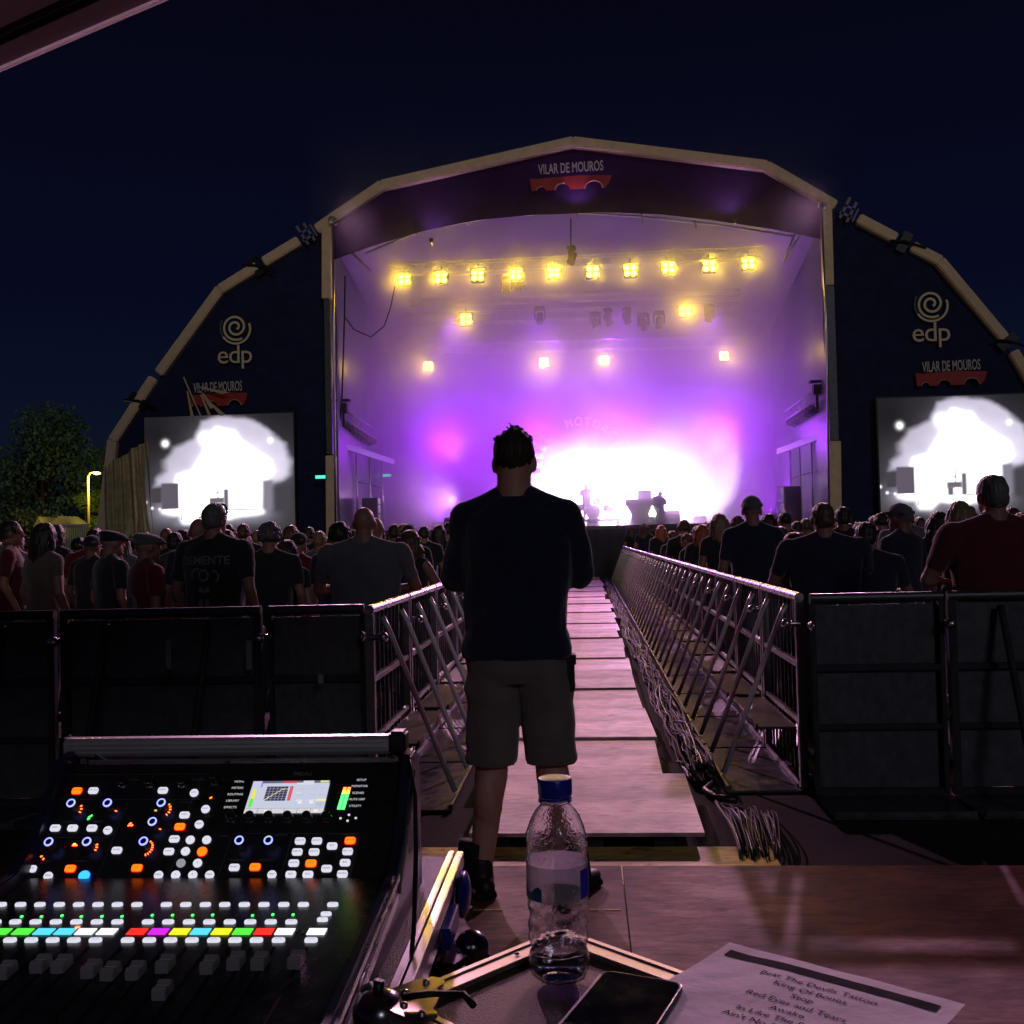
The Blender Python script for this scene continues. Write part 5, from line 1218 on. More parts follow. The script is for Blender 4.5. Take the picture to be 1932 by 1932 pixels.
# bright front edge of the hood and the lamp bar on top
s = MB(); pe = b + N_top * .003; s.bar((XL + .03, pe.y, pe.z), (XR - .012, pe.y, pe.z), .006, .006); s.build('hood_edge', alu, console)
q = on_plane(430, 1408, Vector((0, 1.515, 0)), Vector((0, 1, 0)))
al = atY(128, 1412, 1.515); ar = atY(736, 1400, 1.515); zb_ = (al.z + ar.z) / 2
prof = [(-.0135, -.008), (-.0135, .009), (-.009, .0135), (.009, .0135), (.0135, .009), (.0135, -.008), (.010, -.0135), (-.010, -.0135)]
s = MB(); s.prism([Vector((al.x, 1.515 + y_, zb_ + z)) for y_, z in prof], (ar.x - al.x, 0, 0))
for z in (.004, -.003): s.box(((al.x + ar.x) / 2, 1.5008, zb_ + z), (ar.x - al.x - .01, .0012, .0016))
s.build('lamp_bar', mat('brushed_bar', (.62, .60, .62), .42, .7, var=.12, scale=30, stretch=(.3, 8, 8)), console, bevel=.001)
for x, w_ in ((ar.x + .013, .026), (al.x - .003, .008)):
    s = MB(); s.box((x, 1.515, zb_ + .003), (w_, .032, .034)); s.build('bar_end_cap', blackm, console, bevel=.004)
for x in (ar.x + .008, al.x + .02):
    s = MB(); s.bar((x, 1.52, zb_ - .012), (x + .006, 1.51, zb_ - .06), .012, .008); s.build('bar_bracket', blackm if x < -.5 else mat('pinkish_bracket', (.5, .38, .38), .4, .5), console, bevel=.001)
s = MB(); p0 = atY(180, 1424, 1.50); p1 = atY(208, 1440, 1.49); s.bar(p0, p1, .003, .004); s.build('bar_hinge', alu, console)
# side cheek with fins and the tall curved side handle
s = MB(); xo = XR
outline = [on_plane(*c, Vector((XR + .004, 0, 0)), Vector((1, 0, 0))) for c in ((757, 1437), (700, 1610), (684, 1684))]
tb = P_br + U_top * LT
poly = [Vector((XR, tb.y + .05, .985)), Vector((XR, tb.y + .05, tb.z)), Vector((XR, tb.y + .012, tb.z + .016)), Vector((XR, tb.y - .02, tb.z + .012)), Vector((XR, YBR + .02, ZBR + .046)), Vector((XR, YBR - .03, ZBR + .016)), Vector((XR, y0 - .02, z0 + .012)), Vector((XR, y0 - .03, z0 - .02)), Vector((XR, y0 - .03, .985))]
s.prism(poly, (.014, 0, 0)); s.build('side_cheek', mat('blue_black_cheek', (.012, .016, .045), .32, bump=.05), console, bevel=.003)
for k in range(9):
    s = MB(); y_ = YBR - .02 + k * .014; z = ZBR + .02 + k * .012; s.bar((XR + .0155, y_, z - .035), (XR + .0155, y_ + .02, z + .0), .003, .004); s.build('cooling_fin', darksteel, console)
s = MB(); s.bar((XR + .017, YBR - .035, ZBR + .012), (XR + .017, y0 - .01, z0 + .008), .004, .008); s.bar((XR + .017, YBR - .05, ZBR - .010), (XR + .017, y0 - .0, z0 - .018), .004, .012); s.build('side_trim', alu, console)
for sg in ((XL - .014),):
    s = MB(); s.prism([Vector((sg, p.y, p.z)) for p in poly], (.014, 0, 0)); s.build('side_cheek', MATS['blue_black_cheek'], console, bevel=.003)
logo_m = mat('silver_logo', (.7, .7, .72), .4, .6)
# engraved emblem on the cheek (plain scroll marks)
s = MB()
c = Vector((XR + .0155, 1.12, 1.012))
for r_ in (.010, .016, .022): s.tube([c + Vector((0, 1.4 * r_ * math.cos(R(a)), .55 * r_ * math.sin(R(a)))) for a in range(-40, 250, 24)], .0012, 5)
s.build('cheek_emblem', logo_m, console, smooth=True)

btn_w = emat('white_lit_button', (.86, .86, 1.0), .86); btn_g = emat('dim_lit_button', (.55, .55, .6), .55)
btn_o = emat('orange_lit_button', (1.0, .14, .005), 2.2); btn_r = emat('red_button_halo', (1.0, .012, .004), .9); btn_b = emat('blue_lit_button', (.03, .30, 1.0), 2.4)
ring_b = emat('blue_lit_ring', (.22, .26, 1.0), 2.6); ring_in = mat('dark_blue_cap', (.01, .012, .12), .4)
led_r = emat('red_led', (1.0, .10, .02), 7); led_g = emat('green_led', (.06, 1.0, .12), 3.5); led_y = emat('amber_led', (1.0, .45, .03), 5); led_dg = emat('soft_green_led', (.1, .9, .25), 1.8)
grey_ink = mat('console_print', (.22, .22, .24), .5)
TM = lambda p, n, u: Matrix((Vector((1, 0, 0)), u, n)).transposed()
M_t = TM(0, N_top, U_top); M_b = TM(0, N_bed, U_bed)
def rr_poly(w_, h_, r_, n=5):
    pts = []
    for cx_, cy_, a0 in ((w_ / 2 - r_, h_ / 2 - r_, 0), (-w_ / 2 + r_, h_ / 2 - r_, 90), (-w_ / 2 + r_, -h_ / 2 + r_, 180), (w_ / 2 - r_, -h_ / 2 + r_, 270)):
        for k in range(n): t = R(a0 + 90 * k / (n - 1)); pts.append((cx_ + r_ * math.cos(t), cy_ + r_ * math.sin(t)))
    return pts
glyph = {}
def button(p, M3, w_, h_, r_, mtl, hgt=.0035, print_=True):
    s = MB(); pl = rr_poly(w_, h_, r_); pl2 = rr_poly(w_ - .0012, h_ - .0012, max(r_ - .0004, .0005))
    rg = [[p + M3 @ Vector((x, y_, z)) for x, y_ in q] for z, q in ((0, pl), (hgt - .0008, pl), (hgt, pl2))]
    s.rings(rg); o_ = s.build('button', mtl, console)
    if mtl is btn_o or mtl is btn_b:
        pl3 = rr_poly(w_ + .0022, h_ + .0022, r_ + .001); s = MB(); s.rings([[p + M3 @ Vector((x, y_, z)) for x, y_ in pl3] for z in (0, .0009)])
        s.build('glow_halo', btn_r if mtl is btn_o else emat('blue_button_halo', (.01, .06, 1.0), .9), o_)  # added glowing rim that stands for the light halo around the button
    return p + M3 @ Vector((0, 0, hgt + .0002))
ink_m = mat('button_print', (.02, .02, .02), .6)
prints = []
def label_on(p, M3, txt, size=.0032, mtl=None):
    M = (M3.to_4x4()); M.translation = p
    me = text(txt, size, None, None, M, 1.1, 0); prints.append((me, mtl or ink_m))
BW, BH = .0140, .0094
orect = [(339, 277, 'PHANTOM'), (790, 434, 'HI MID'), (310, 618, 'COMP'), (602, 615, 'EQ'), (1120, 611, 'MAIN'), (1365, 595, 'DCA'), (1537, 495, 'GROUP')]
wrect = [(411, 276, 'LOW CUT'), (716, 275, 'MODE'), (811, 383, 'HIGH'), (244, 440, 'GAIN'), (320, 440, 'Ø'), (405, 440, 'LOW'), (514, 538, 'MODE'), (139, 619, 'GATE'), (766, 488, 'LO MID'), (742, 543, 'LOW'), (1029, 613, 'MONO'), (1318, 497, 'INPUTS'), (1391, 497, 'INPUTS'), (1458, 519, 'BUS'),
         (1305, 545, 'INPUTS'), (1379, 545, 'INPUTS'), (1526, 543, 'BUS 1-8'), (1290, 594, 'AUX IN'), (1515, 592, 'BUS'), (1434, 618, 'FADER'), (1277, 644, 'BUS'), (1352, 644, 'BUS'), (1503, 642, 'MATRIX')]
wround = [(853, 286, 'VIEW'), (903, 357, 'VIEW'), (875, 424, 'VIEW'), (474, 450, 'VIEW'), (213, 651, 'VIEW'), (836, 492, '1'), (908, 492, '2'), (815, 542, '3'), (868, 594, '6'), (795, 594, '5'), (772, 646, '7'), (847, 646, '8'), (921, 646, 'VIEW'), (697, 647, 'VIEW'), (1194, 645, 'VIEW')]
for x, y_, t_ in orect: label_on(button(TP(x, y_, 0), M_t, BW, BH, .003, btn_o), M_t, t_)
for x, y_, t_ in wrect: label_on(button(TP(x, y_, 0), M_t, BW, BH, .003, btn_w), M_t, t_)
for x, y_, t_ in wround: label_on(button(TP(x, y_, 0), M_t, .0120, .0114, .0055, btn_g if (x, y_) == (795, 594) else btn_w), M_t, t_)
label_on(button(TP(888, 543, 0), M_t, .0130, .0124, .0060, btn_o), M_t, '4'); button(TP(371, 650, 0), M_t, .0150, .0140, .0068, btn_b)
# knobs whose tops carry blue rings
for x, y_ in ((311, 328), (471, 327), (707, 326), (668, 409), (213, 498), (380, 497), (629, 495), (1049, 491), (1177, 491)):
    c = TP(x, y_, .017); base = c - N_top * .017
    s = MB(); s.lathe([(.0066, 0), (.0066, .003), (.0052, .005), (.0050, .0165), (.0044, .0172), (.0005, .0172)], base, 18, M_t); k = s.build('knob', mat('dark_knob', (.03, .028, .03), .35, .3), console, smooth=R(35))
    s = MB()
    rg = [[c + M_t @ Vector((r_ * math.cos(t), r_ * math.sin(t), z)) for t in [2 * math.pi * i / 24 for i in range(24)]] for r_, z in ((.0062, -.001), (.0062, .0008), (.0044, .0008), (.0044, -.001))]
    s.rings(rg, close=False); o = s.build('ring_light', ring_b, k)
    s = MB(); s.lathe([(.0043, -.0006), (.0043, .0005), (.0004, .0005)], c, 18, M_t); s.build('knob_cap', ring_in, k)
for x, y_ in ((1008, 378), (1091, 378), (1174, 378), (1257, 378), (1341, 378), (1427, 378), (530, 225), (650, 225), (793, 225), (928, 200)):
    hh = .015 if x != 928 else .024; c = TP(x, y_, hh); base = c - N_top * hh
    s = MB(); s.lathe([(.0080, 0), (.0078, .004), (.0062, .006), (.0062, hh - .0025), (.0066, hh - .001), (.0058, hh), (.0005, hh)], base, 20, M_t); s.box(c + M_t @ Vector((0, .004, .0003)), (.0008, .004, .0006), M_t)
    s.build('knob', mat('glossy_knob', (.05, .045, .045), .22, .6) if x > 1000 or x == 928 else mat('chrome_dark_knob', (.16, .16, .17), .2, 1.0), console, smooth=R(35))
# little light dashes beside knobs
def led(p, M3, w_, h_, mtl, ang=0, name='led'):
    s = MB(); s.box(p, (w_, h_, .0012), M3 @ Matrix.Rotation(R(ang), 3, 'Z')); s.build(name, mtl, console)
def arc(x, y_, n, a0, a1, r_=.0105, mtl=led_r):
    c = TP(x, y_, .001)
    for i in range(n):
        a = a0 + (a1 - a0) * (i / max(1, n - 1)); p = c + M_t @ Vector((r_ * math.cos(R(a)), r_ * math.sin(R(a)), 0)); led(p, M_t, .0028, .0012, mtl, a)
arc(325, 358, 3, -20, 35); arc(480, 358, 1, -10, 0); arc(715, 358, 5, -45, 50); arc(715, 358, 1, 185, 185); arc(675, 432, 1, -20, 0); arc(636, 526, 8, -70, 62); arc(392, 524, 3, -20, 25); arc(222, 540, 2, 215, 240, .013)
for x, y_, m_ in ((572, 418, led_r), (578, 426, led_r), (566, 426, led_r), (327, 508, led_y), (322, 514, led_r), (333, 514, led_r), (942, 248, led_y), (925, 305, led_r), (392, 390, led_g), (388, 398, led_g), (400, 384, led_g)):
    led(TP(x, y_, .001), M_t, .0035, .0014, m_, 30 if y_ < 430 else 0)
# level meter
for j in range(14):
    u = j / 13; x = 1523 + (1496 - 1523) * u; y_ = 263 + (352 - 263) * u
    for dx in (-9, 9): led(TP(x + dx, y_, .001), M_t, .0044, .0024, led_r if j < 2 else led_y if j < 4 else led_g, name='meter_segment')
for x, y_ in ((1494, 395), (1531, 380), (1561, 394), (1525, 406)): led(TP(x, y_, .001), M_t, .0028, .0024, btn_w)
lab_m = emat('lit_legend', (.85, .85, .95), .75)
for (x, y_), t_ in zip(((1050, 234), (1042, 262), (1032, 290), (1020, 318), (1010, 347), (1586, 227), (1578, 254), (1571, 284), (1565, 312), (1558, 341)), ('HOME', 'METERS', 'ROUTING', 'LIBRARY', 'EFFECTS', 'SETUP', 'MONITOR', 'SCENES', 'MUTE GRP', 'UTILITY')):
    label_on(TP(x, y_, .0008), M_t, t_, .0046, lab_m)
for x, y_, t_ in ((870, 226, 'MONITOR'), (975, 226, 'USB'), (590, 226, 'TALKBACK'), (985, 474, 'ASSIGN'), (1235, 470, 'MAIN BUS'), (1040, 578, 'MONO BUS'), (1170, 578, 'STEREO BUS'), (1530, 466, 'FADER GROUP'), (820, 325, 'EQUALISER'), (205, 584, 'GATE'), (355, 584, 'DYNAMICS'), (300, 412, 'CONFIG'), (430, 410, 'PREAMP'), (420, 492, 'DYNAMICS'), (910, 388, 'MAIN')):
    label_on(TP(x, y_, .0006), M_t, t_, .0036, grey_ink)
label_on(TP(1328, 201, .0006), M_t, 'MIDAS', .0085, mat('engraved_name', (.25, .25, .27), .4))
# section outlines on the panel
s = MB()
for pts in ([(205, 205), (960, 200)], [(210, 312), (880, 312)], [(100, 676), (1560, 676)], [(200, 480), (465, 480)], [(560, 330), (420, 670)], [(1020, 465), (950, 672)], [(1285, 465), (1225, 672)], [(1025, 462), (1580, 462)], [(1580, 462), (1530, 676)], [(880, 215), (790, 460)], [(820, 465), (725, 670)], [(240, 250), (110, 676)]):
    s.bar(TP(*pts[0], .0004), TP(*pts[1], .0004), .0007, .0004, N_top)
s.build('panel_lines', mat('panel_line', (.09, .09, .10), .5), console)
# screen
def quadpt(c, u, v):
    return (c[0][0] * (1 - u) + c[1][0] * u) * (1 - v) + (c[3][0] * (1 - u) + c[2][0] * u) * v, (c[0][1] * (1 - u) + c[1][1] * u) * (1 - v) + (c[3][1] * (1 - u) + c[2][1] * u) * v
Q = [TP(*c, .002) for c in ((1113, 233), (1450, 229), (1417, 372), (1068, 374))]
W_, H_ = 136, 84
im = np.zeros((H_, W_, 3)); im[:] = (.50, .53, .66)
def rc(x0, y0, x1, y1, c): im[int(y0 * H_):max(int(y0 * H_) + 1, int(y1 * H_)), int(x0 * W_):max(int(x0 * W_) + 1, int(x1 * W_))] = c
rc(0, 0, 1, .075, (.12, .12, .18)); rc(0, 0, .12, .10, (.55, .5, .75)); rc(.12, 0, .135, .2, (.25, .08, .6)); rc(.40, .01, .58, .06, (.55, .06, .08)); rc(.66, .01, .80, .06, (.6, .6, .65)); rc(.88, .01, .99, .06, (.65, .65, .25)); rc(.58, .07, .80, .13, (.60, .62, .75))
rc(.03, .25, .08, .55, (.75, .72, .05)); rc(.03, .55, .08, .82, (.12, .75, .05)); rc(.20, .17, .48, .63, (.035, .03, .07))
for k in range(6):
    rc(.20 + .28 * k / 6, .17, .205 + .28 * k / 6, .63, (.28, .27, .36)); rc(.20, .17 + .46 * k / 6, .48, .18 + .46 * k / 6, (.28, .27, .36))
for k in range(120):
    u = k / 119; yy = .62 - .36 * min(1, u * 1.35) ** .9 - .03 * max(0, u - .74); rc(.20 + .28 * u, yy, .205 + .28 * u + .004, yy + .016, (.8, .72, .4))
rc(.50, .17, .545, .63, (.62, .10, .12)); rc(.60, .36, .66, .40, (.62, .64, .75)); rc(.62, .60, .70, .63, (.75, .76, .85)); rc(.78, .60, .86, .63, (.75, .76, .85)); rc(.88, .58, 1, .64, (.80, .75, .30))
for k in range(5): rc(.895 + k * .02, .66, .90 + k * .02, .82, (.35, .36, .45))
for x in (.62, .78, .9):
    for y_ in (.25, .45, .72): rc(x, y_, x + .07, y_ + .012, (.38, .40, .52))
rc(0, .85, 1, .862, (.3, .3, .4)); rc(0, .862, 1, 1, (.58, .56, .60))
for k in range(1, 6): rc(k / 6, .862, k / 6 + .008, 1, (.25, .25, .35))
for x, y_ in ((.25, .93), (.88, .93), (.65, .68), (.80, .68)): rc(x, y_ - .035, x + .05, y_ + .035, (.78, .76, .72))
colour_grid('screen', Q[0], Q[1], Q[3], Q[2], im, picture_mat('console_screen_picture', 1.15), console)
s = MB(); s.bar((Q[0] + Q[1]) / 2 - Vector((.075, 0, 0)) + U_top * .004 - N_top * .002, (Q[0] + Q[1]) / 2 + Vector((.075, 0, 0)) + U_top * .004 - N_top * .002, .006, .003, N_top); s.build('screen_frame', blackm, console)

# fader bed: rows of buttons, colour strips, faders
def bed_button(x, y_, w_=.0155, h_=.0085):
    w_ *= .93; h_ *= .90
    p = BP(x, y_, .0015); s = MB(); label_ = button(p - N_bed * .0015, M_b, w_, h_, .0034, btn_w, .0035)
    return label_
for x in (5, 90, 175, 260, 345, 430, 515, 601, 730, 815, 901, 986, 1072, 1158, 1245, 1331, 1460): label_on(bed_button(x, 774, .0150), M_b, 'SELECT' if x > 9 else 'SEL', .0024)
for x in (-20, 67, 156, 245, 335, 425, 515, 649, 738, 829, 918, 1008, 1098, 1188, 1278): label_on(bed_button(x, 850, .0155), M_b, 'SOLO', .0026)
for x, y_ in ((1431, 815), (1415, 840)): label_on(bed_button(x, y_, .0145, .0078), M_b, 'CLR', .0026)
for x in (44, 137, 231, 324, 419, 560, 655, 748, 842, 938, 1031, 1125, 1222, 1365): label_on(bed_button(x, 930, .0165, .0090), M_b, 'MUTE', .0028)
for x, y_ in ((95, 826), (182, 826), (272, 822), (357, 826), (447, 825), (535, 825), (668, 820), (757, 820), (845, 820), (933, 819), (1108, 821), (1197, 817), (1286, 818)): led(BP(x, y_, .001), M_b, .0026, .0030, led_g)
cols = {'g': (.10, .85, .06), 'c': (.10, .70, .85), 'w': (.95, .93, .95), 'r': (1.0, .03, .02), 'p': (.65, .02, .75), 'y': (.85, .85, .02)}
for x, c in ((3, 'g'), (100, 'g'), (193, 'c'), (285, 'c'), (376, 'w'), (470, 'w'), (602, 'r'), (696, 'p'), (790, 'y'), (880, 'c'), (972, 'y'), (1065, 'g'), (1158, 'r'), (1250, 'w'), (1390, 'w')):
    s = MB(); p = BP(x, 892, .0012); s.box(p, (.0218, .0150, .0012), M_b); s.build('colour_strip', emat('strip_light_' + c, cols[c], 1.15), console)
for x, y_ in ((1306, 884), (1330, 890)): led(BP(x, y_, .001), M_b, .004, .008, grey_ink, name='scribble_edge')
led(BP(340, 873, .001), M_b, .005, .003, led_r)
# fader slots run along the depth, caps sit on them
caps = [(25, 1045), (178, 1018), (270, 1018), (400, 1040), (485, 1050), (595, 1047), (725, 1018), (918, 1022), (1035, 1005), (1140, 1005), (1300, 1000)]
first_cap = None
ext_f = [(712, 1132)]
capm_ = mat('fader_cap_grey', (.42, .38, .40), .4, .3)
XS = []
for x in (44, 137, 231, 324, 419, 560, 655, 748, 842, 938, 1031, 1125, 1222, 1365): XS.append(BP(x, 930).x)
for X in XS:
    s = MB(); p0 = Vector((X, 1.17, 0)); p1 = Vector((X, .965, 0))
    for p in (p0, p1): p.z = P_bed.z + math.tan(R(5)) * (p.y - 1.24) + .0006
    s.bar(p0, p1, .0030, .0008, N_bed); s.build('fader_slot', mat('fader_slot_black', (.002, .002, .002), .8), console)
for x, y_ in caps + ext_f:
    p = BP(x, y_, .010); s = MB()
    sec = [(-.0120, -.010), (-.0115, .0), (-.0075, .0035), (-.0030, .0008), (.0030, .0008), (.0075, .0040), (.0120, .001), (.0125, -.010)]
    X = p.x
    s.prism([Vector((X - .0075, 0, 0)) + Vector((0, p.y, p.z)) + M_b @ Vector((0, a_, b_)) for a_, b_ in sec], (.0150, 0, 0)); o = s.build('fader_cap', capm_, console, bevel=.0008)
    s = MB(); s.box(Vector((X, p.y, p.z)) + M_b @ Vector((0, 0, .0012)), (.0135, .0008, .0006), M_b); s.build('fader_line', btn_g if False else mat('white_line', (.7, .7, .7), .5), o)
# merge the printed legends: one sheet per ink on the console
for mm in {id(m_): m_ for _, m_ in prints}.values():
    bm = bmesh.new()
    for me, m_ in prints:
        if m_ is mm: bm.from_mesh(me)
    me = bpy.data.meshes.new('printed_legend'); bm.to_mesh(me); bm.free(); me.materials.clear(); link_mesh('printed_legend', me, mm, console)
for me, m_ in prints: bpy.data.meshes.remove(me)
# black cable hanging from the lamp bar down behind the case
pts = [atY(756, 1420, 1.50), atY(772, 1436, 1.46), atY(783, 1500, 1.42), atY(785, 1600, 1.38), atY(781, 1750, 1.30), atY(772, 1850, 1.24), atY(765, 1960, 1.20)]
cable_m = mat('black_rubber', (.008, .008, .009), .45)
s = MB(); fine = []
for i in range(len(pts) - 1):
    for k in range(5): fine.append(pts[i].lerp(pts[i + 1], k / 5))
s.tube(fine + [pts[-1]], .0032, 8); o = s.build('lamp_cable', cable_m, smooth=True); tag(o, 'thin black cable hanging down from the right end of the desk lamp bar', 'cable')
# loop of hanging strap and the side handle of the desk
s = MB(); hp = [atY(*c, 1.47) for c in ((757, 1440), (762, 1462), (752, 1500), (747, 1540), (756, 1590), (766, 1540), (763, 1500), (771, 1452))]
s.tube(hp, .003, 6); o = s.build('cable_loop', cable_m, smooth=True); tag(o, 'small loop of black cord hanging at the right side of the desk', 'cable')

# ------------------------------------------------------------------ road cases
lam = mat('black_laminate', (.030, .026, .022), .42, var=.3, scale=60, bump=.5, bscale=420)
lam2 = mat('brown_black_laminate', (.16, .10, .045), .42, var=.4, scale=160, bump=.8, bscale=520, rvar=.12)
def rivet(par, p, n=Vector((0, 0, 1)), r_=.0032):
    s = MB(); s.ell(p, (r_, r_, r_ * .55), 12, 6); s.build('rivet', alu, par, smooth=True)
# tray case the desk sits in
tray = thing('desk_case', 'black road case tray with aluminium edges under the mixing console', 'road case', (-.52, 1.3, .14))
s = MB(); s.box((-.52, 1.33, .55), (.57, .70, .82)); s.build('case_body', lam, tray, bevel=.003)
s = MB(); s.box((-.52, 1.33, .972), (.57, .70, .018)); s.build('case_deck', lam, tray, bevel=.002)
for k, (dx, dz, w_, h_) in enumerate(((.286, .983, .010, .012), (.300, .976, .012, .024), (.296, .945, .006, .035))):
    s = MB(); s.box((-.52 + dx, 1.335, dz), (w_, .70, h_)); s.build('edge_profile', alu, tray, bevel=.0015)
blue_m = mat('blue_lit_plastic', (.02, .05, .35), .25)
s = MB(); p = on_plane(829, 1655, Vector((-.205, 0, 0)), Vector((1, 0, 0))); s.ell((-.208, 1.62, .94), (.012, .045, .035), 14, 10); s.box((-.212, 1.50, .935), (.012, .10, .03)); s.build('latch', blue_m, tray, smooth=R(40))
# case top in the foreground, turned 45 degrees
ZT = 1.030
cA = atZ(1058, 1757, ZT); cL = atZ(705, 1903, ZT); d1 = (cL - cA); L1 = d1.length; d1.normalize(); d2 = Vector((-d1.y, d1.x, 0)); d2 = d2 if d2.x > 0 else -d2; L2 = .55
d2 = Vector((-d1.y, d1.x, 0)) * (1 if (-d1.y) > 0 else -1)
caseB = thing('road_case', 'brown black road case with aluminium edges carrying the bottle, phone and setlist', 'road case', (cA + d1 * L1 / 2 + d2 * L2 / 2) * Vector((1, 1, 0)) + Vector((0, 0, .14)))
def CB(a, b_, z=0): return cA + d1 * a + d2 * b_ + Vector((0, 0, z))
Rz = Matrix((d1, d2, Vector((0, 0, 1)))).transposed()
s = MB(); s.box(CB(L1 / 2, L2 / 2, -.45), (L1 - .004, L2 - .004, .87), Rz); s.build('case_body', lam, caseB)
s = MB(); s.box(CB(L1 / 2, L2 / 2, -.010), (L1 - .03, L2 - .03, .012), Rz); s.build('lid_panel', lam2, caseB)
def extrusion(p, q, inward):
    # L-shaped aluminium edge with two grooves
    d = (q - p).normalized(); s = MB(); up = Vector((0, 0, 1))
    for off, w_, z, h_ in ((.004, .008, .0035, .007), (.0145, .012, .0018, .004), (.0255, .0085, .003, .006)):
        a = p + inward * off + up * (z - h_ / 2 + .001); b_ = q + inward * off + up * (z - h_ / 2 + .001); s.bar(a, b_, w_, h_, up)
    s.bar(p - inward * .0012 - up * .018, q - inward * .0012 - up * .018, .0025, .034, up)
    o = s.build('edge_profile', mat('warm_lit_aluminium', (.60, .53, .46), .38, .9, var=.1, scale=6, rvar=.06), caseB, bevel=.0007); return o  # warm lamp reflections are partly tinted into this metal colour
extrusion(CB(.0, 0), CB(L1 - .02, 0), d2); extrusion(CB(0, .002), CB(0, L2), d1); extrusion(CB(L1, .02), CB(L1, L2), -d1); extrusion(CB(.0, L2), CB(L1, L2), -d2)
for a in (.09, .20): rivet(caseB, CB(a, .0175, .005))
for a in (.12, .30): rivet(caseB, CB(L1 - .0175, a, .005))
# yellow tape wraps
yt = mat('yellow_glossy_tape', (.62, .42, .03), .3)
# corner fitting: ball and clover-shaped plate with rivets
def corner(par, p, a_, b_, sc=1.0):
    s = MB(); s.ell(p + (a_ + b_) * .004 * sc + Vector((0, 0, -.004)), (.027 * sc, .027 * sc, .024 * sc), 20, 14); s.build('ball_corner', mat('dark_chrome', (.22, .21, .22), .22, 1.0), par, smooth=True)
    c = p; pts = []
    for u, v in ((.0, .0), (.02, -.006), (.055, -.004), (.075, .004), (.078, .018), (.070, .026), (.060, .028), (.052, .040), (.040, .052), (.028, .060), (.026, .070), (.018, .078), (.004, .075), (-.004, .055), (-.006, .02)):
        pts.append(c + a_ * u * sc + b_ * v * sc + Vector((0, 0, .0075)))
    s = MB(); s.prism(pts, (0, 0, .0028)); s.build('corner_plate', mat('brass_tinted_plate', (.62, .50, .36), .22, 1.0), par, bevel=.0008)
    for u, v in ((.030, .012), (.060, .010), (.012, .034), (.012, .062)): rivet(par, c + a_ * u * sc + b_ * v * sc + Vector((0, 0, .0112)), r_=.0042 * sc)
corner(caseB, CB(L1, 0, 0), -d1, d2, 1.0)
s = MB(); p = atZ(690, 1868, ZT + .008); q = atZ(712, 1880, ZT + .014); s.tube([p, p.lerp(q, .5) + Vector((0, 0, .006)), q, CB(L1 + .0, .01, .03)], .006, 8); s.tube([CB(L1 - .01, .035, .018), CB(L1 - .03, .05, .020), CB(L1 - .055, .075, .019), CB(L1 - .05, .095, .016)], .0035, 8)
o = s.build('cable_end', cable_m, smooth=True); tag(o, 'short black cable end lying over the metal corner of the front road case', 'cable')
# lower case behind, only its corner shows
ZC = .90; cC = atZ(898, 1778, ZC)
e1 = Vector((-.97, .10, 0)).normalized(); e2 = Vector((-.10, -.97, 0)).normalized()
caseC = thing('road_case', 'lower black road case between the desk and the front case, its ball corner showing', 'road case', (cC.x - .2, cC.y - .25, .14))
RzC = Matrix((e1, -e2, Vector((0, 0, 1)))).transposed()
s = MB(); s.box(cC + e1 * .13 + e2 * .25 + Vector((0, 0, -.39)), (.255, .49, .75), RzC); s.build('case_body', lam, caseC)
for a, b_ in ((cC + e1 * .005 + e2 * .012, cC + e1 * .25 + e2 * .012), (cC + e1 * .012 + e2 * .005, cC + e1 * .012 + e2 * .48)):
    s = MB(); s.bar(a + Vector((0, 0, -.008)), b_ + Vector((0, 0, -.008)), .022, .010); s.build('edge_profile', alu, caseC, bevel=.001)
s = MB(); s.ell(cC + Vector((-.006, -.006, -.006)), (.026, .026, .026), 20, 14); s.build('ball_corner', MATS['dark_chrome'], caseC, smooth=True)
s = MB(); s.ell(cC + Vector((.012, -.012, -.030)), (.014, .014, .022), 14, 10); s.build('corner_cap', blue_m, caseC, smooth=True)
pl = [cC + e1 * u + e2 * v + Vector((0, 0, .001)) for u, v in ((.01, .01), (.06, .0), (.085, .01), (.08, .028), (.05, .032), (.034, .05), (.03, .085), (.012, .09), (.0, .06))]
s = MB(); s.prism(pl, (0, 0, .003)); s.build('corner_plate', MATS['dark_chrome'], caseC, bevel=.0008)
for u, v in ((.04, .015), (.065, .014), (.015, .045)): rivet(caseC, cC + e1 * u + e2 * v + Vector((0, 0, .005)), r_=.004)

# ------------------------------------------------------------------ bottle
bb = atZ(1056, 1842, ZT + .002); bot = thing('water_bottle', 'clear plastic water bottle with a blue cap standing on the front road case', 'bottle', (bb.x, bb.y, ZT + .002))
def bfn(r_, z_, t):
    if z_ < .012: return r_ * (1 - .10 * (0.5 + .5 * math.cos(5 * t)) * (1 - z_ / .012))
    if .030 < z_ < .088: return r_ * (1 + .028 * math.sin(z_ * 330 + 1.6 * math.sin(3 * t)) + .012 * math.sin(6 * t + z_ * 120))
    if z_ > .128 and z_ < .17: return r_ * (1 + .012 * math.sin(5 * t + z_ * 140))
    return r_
prof = [(.004, .006), (.018, .002), (.024, .0), (.030, .004), (.0318, .012)] + [(.0322 - .0016 * math.sin((z - .02) * 95) ** 2, z) for z in np.linspace(.018, .088, 26)] + [(.0325, .092), (.0325, .132), (.0316, .136), (.0325, .141), (.0325, .148), (.0315, .152), (.0325, .157), (.0318, .164), (.0295, .172), (.0262, .180), (.0220, .188), (.0180, .193), (.0150, .1962), (.0146, .198), (.0182, .1985), (.0182, .2005), (.0148, .202), (.0145, .206)]
pet = mat('clear_plastic', (.97, .97, 1.0), .03, trans=1.0, ior=1.42, bump=.12, bscale=45)
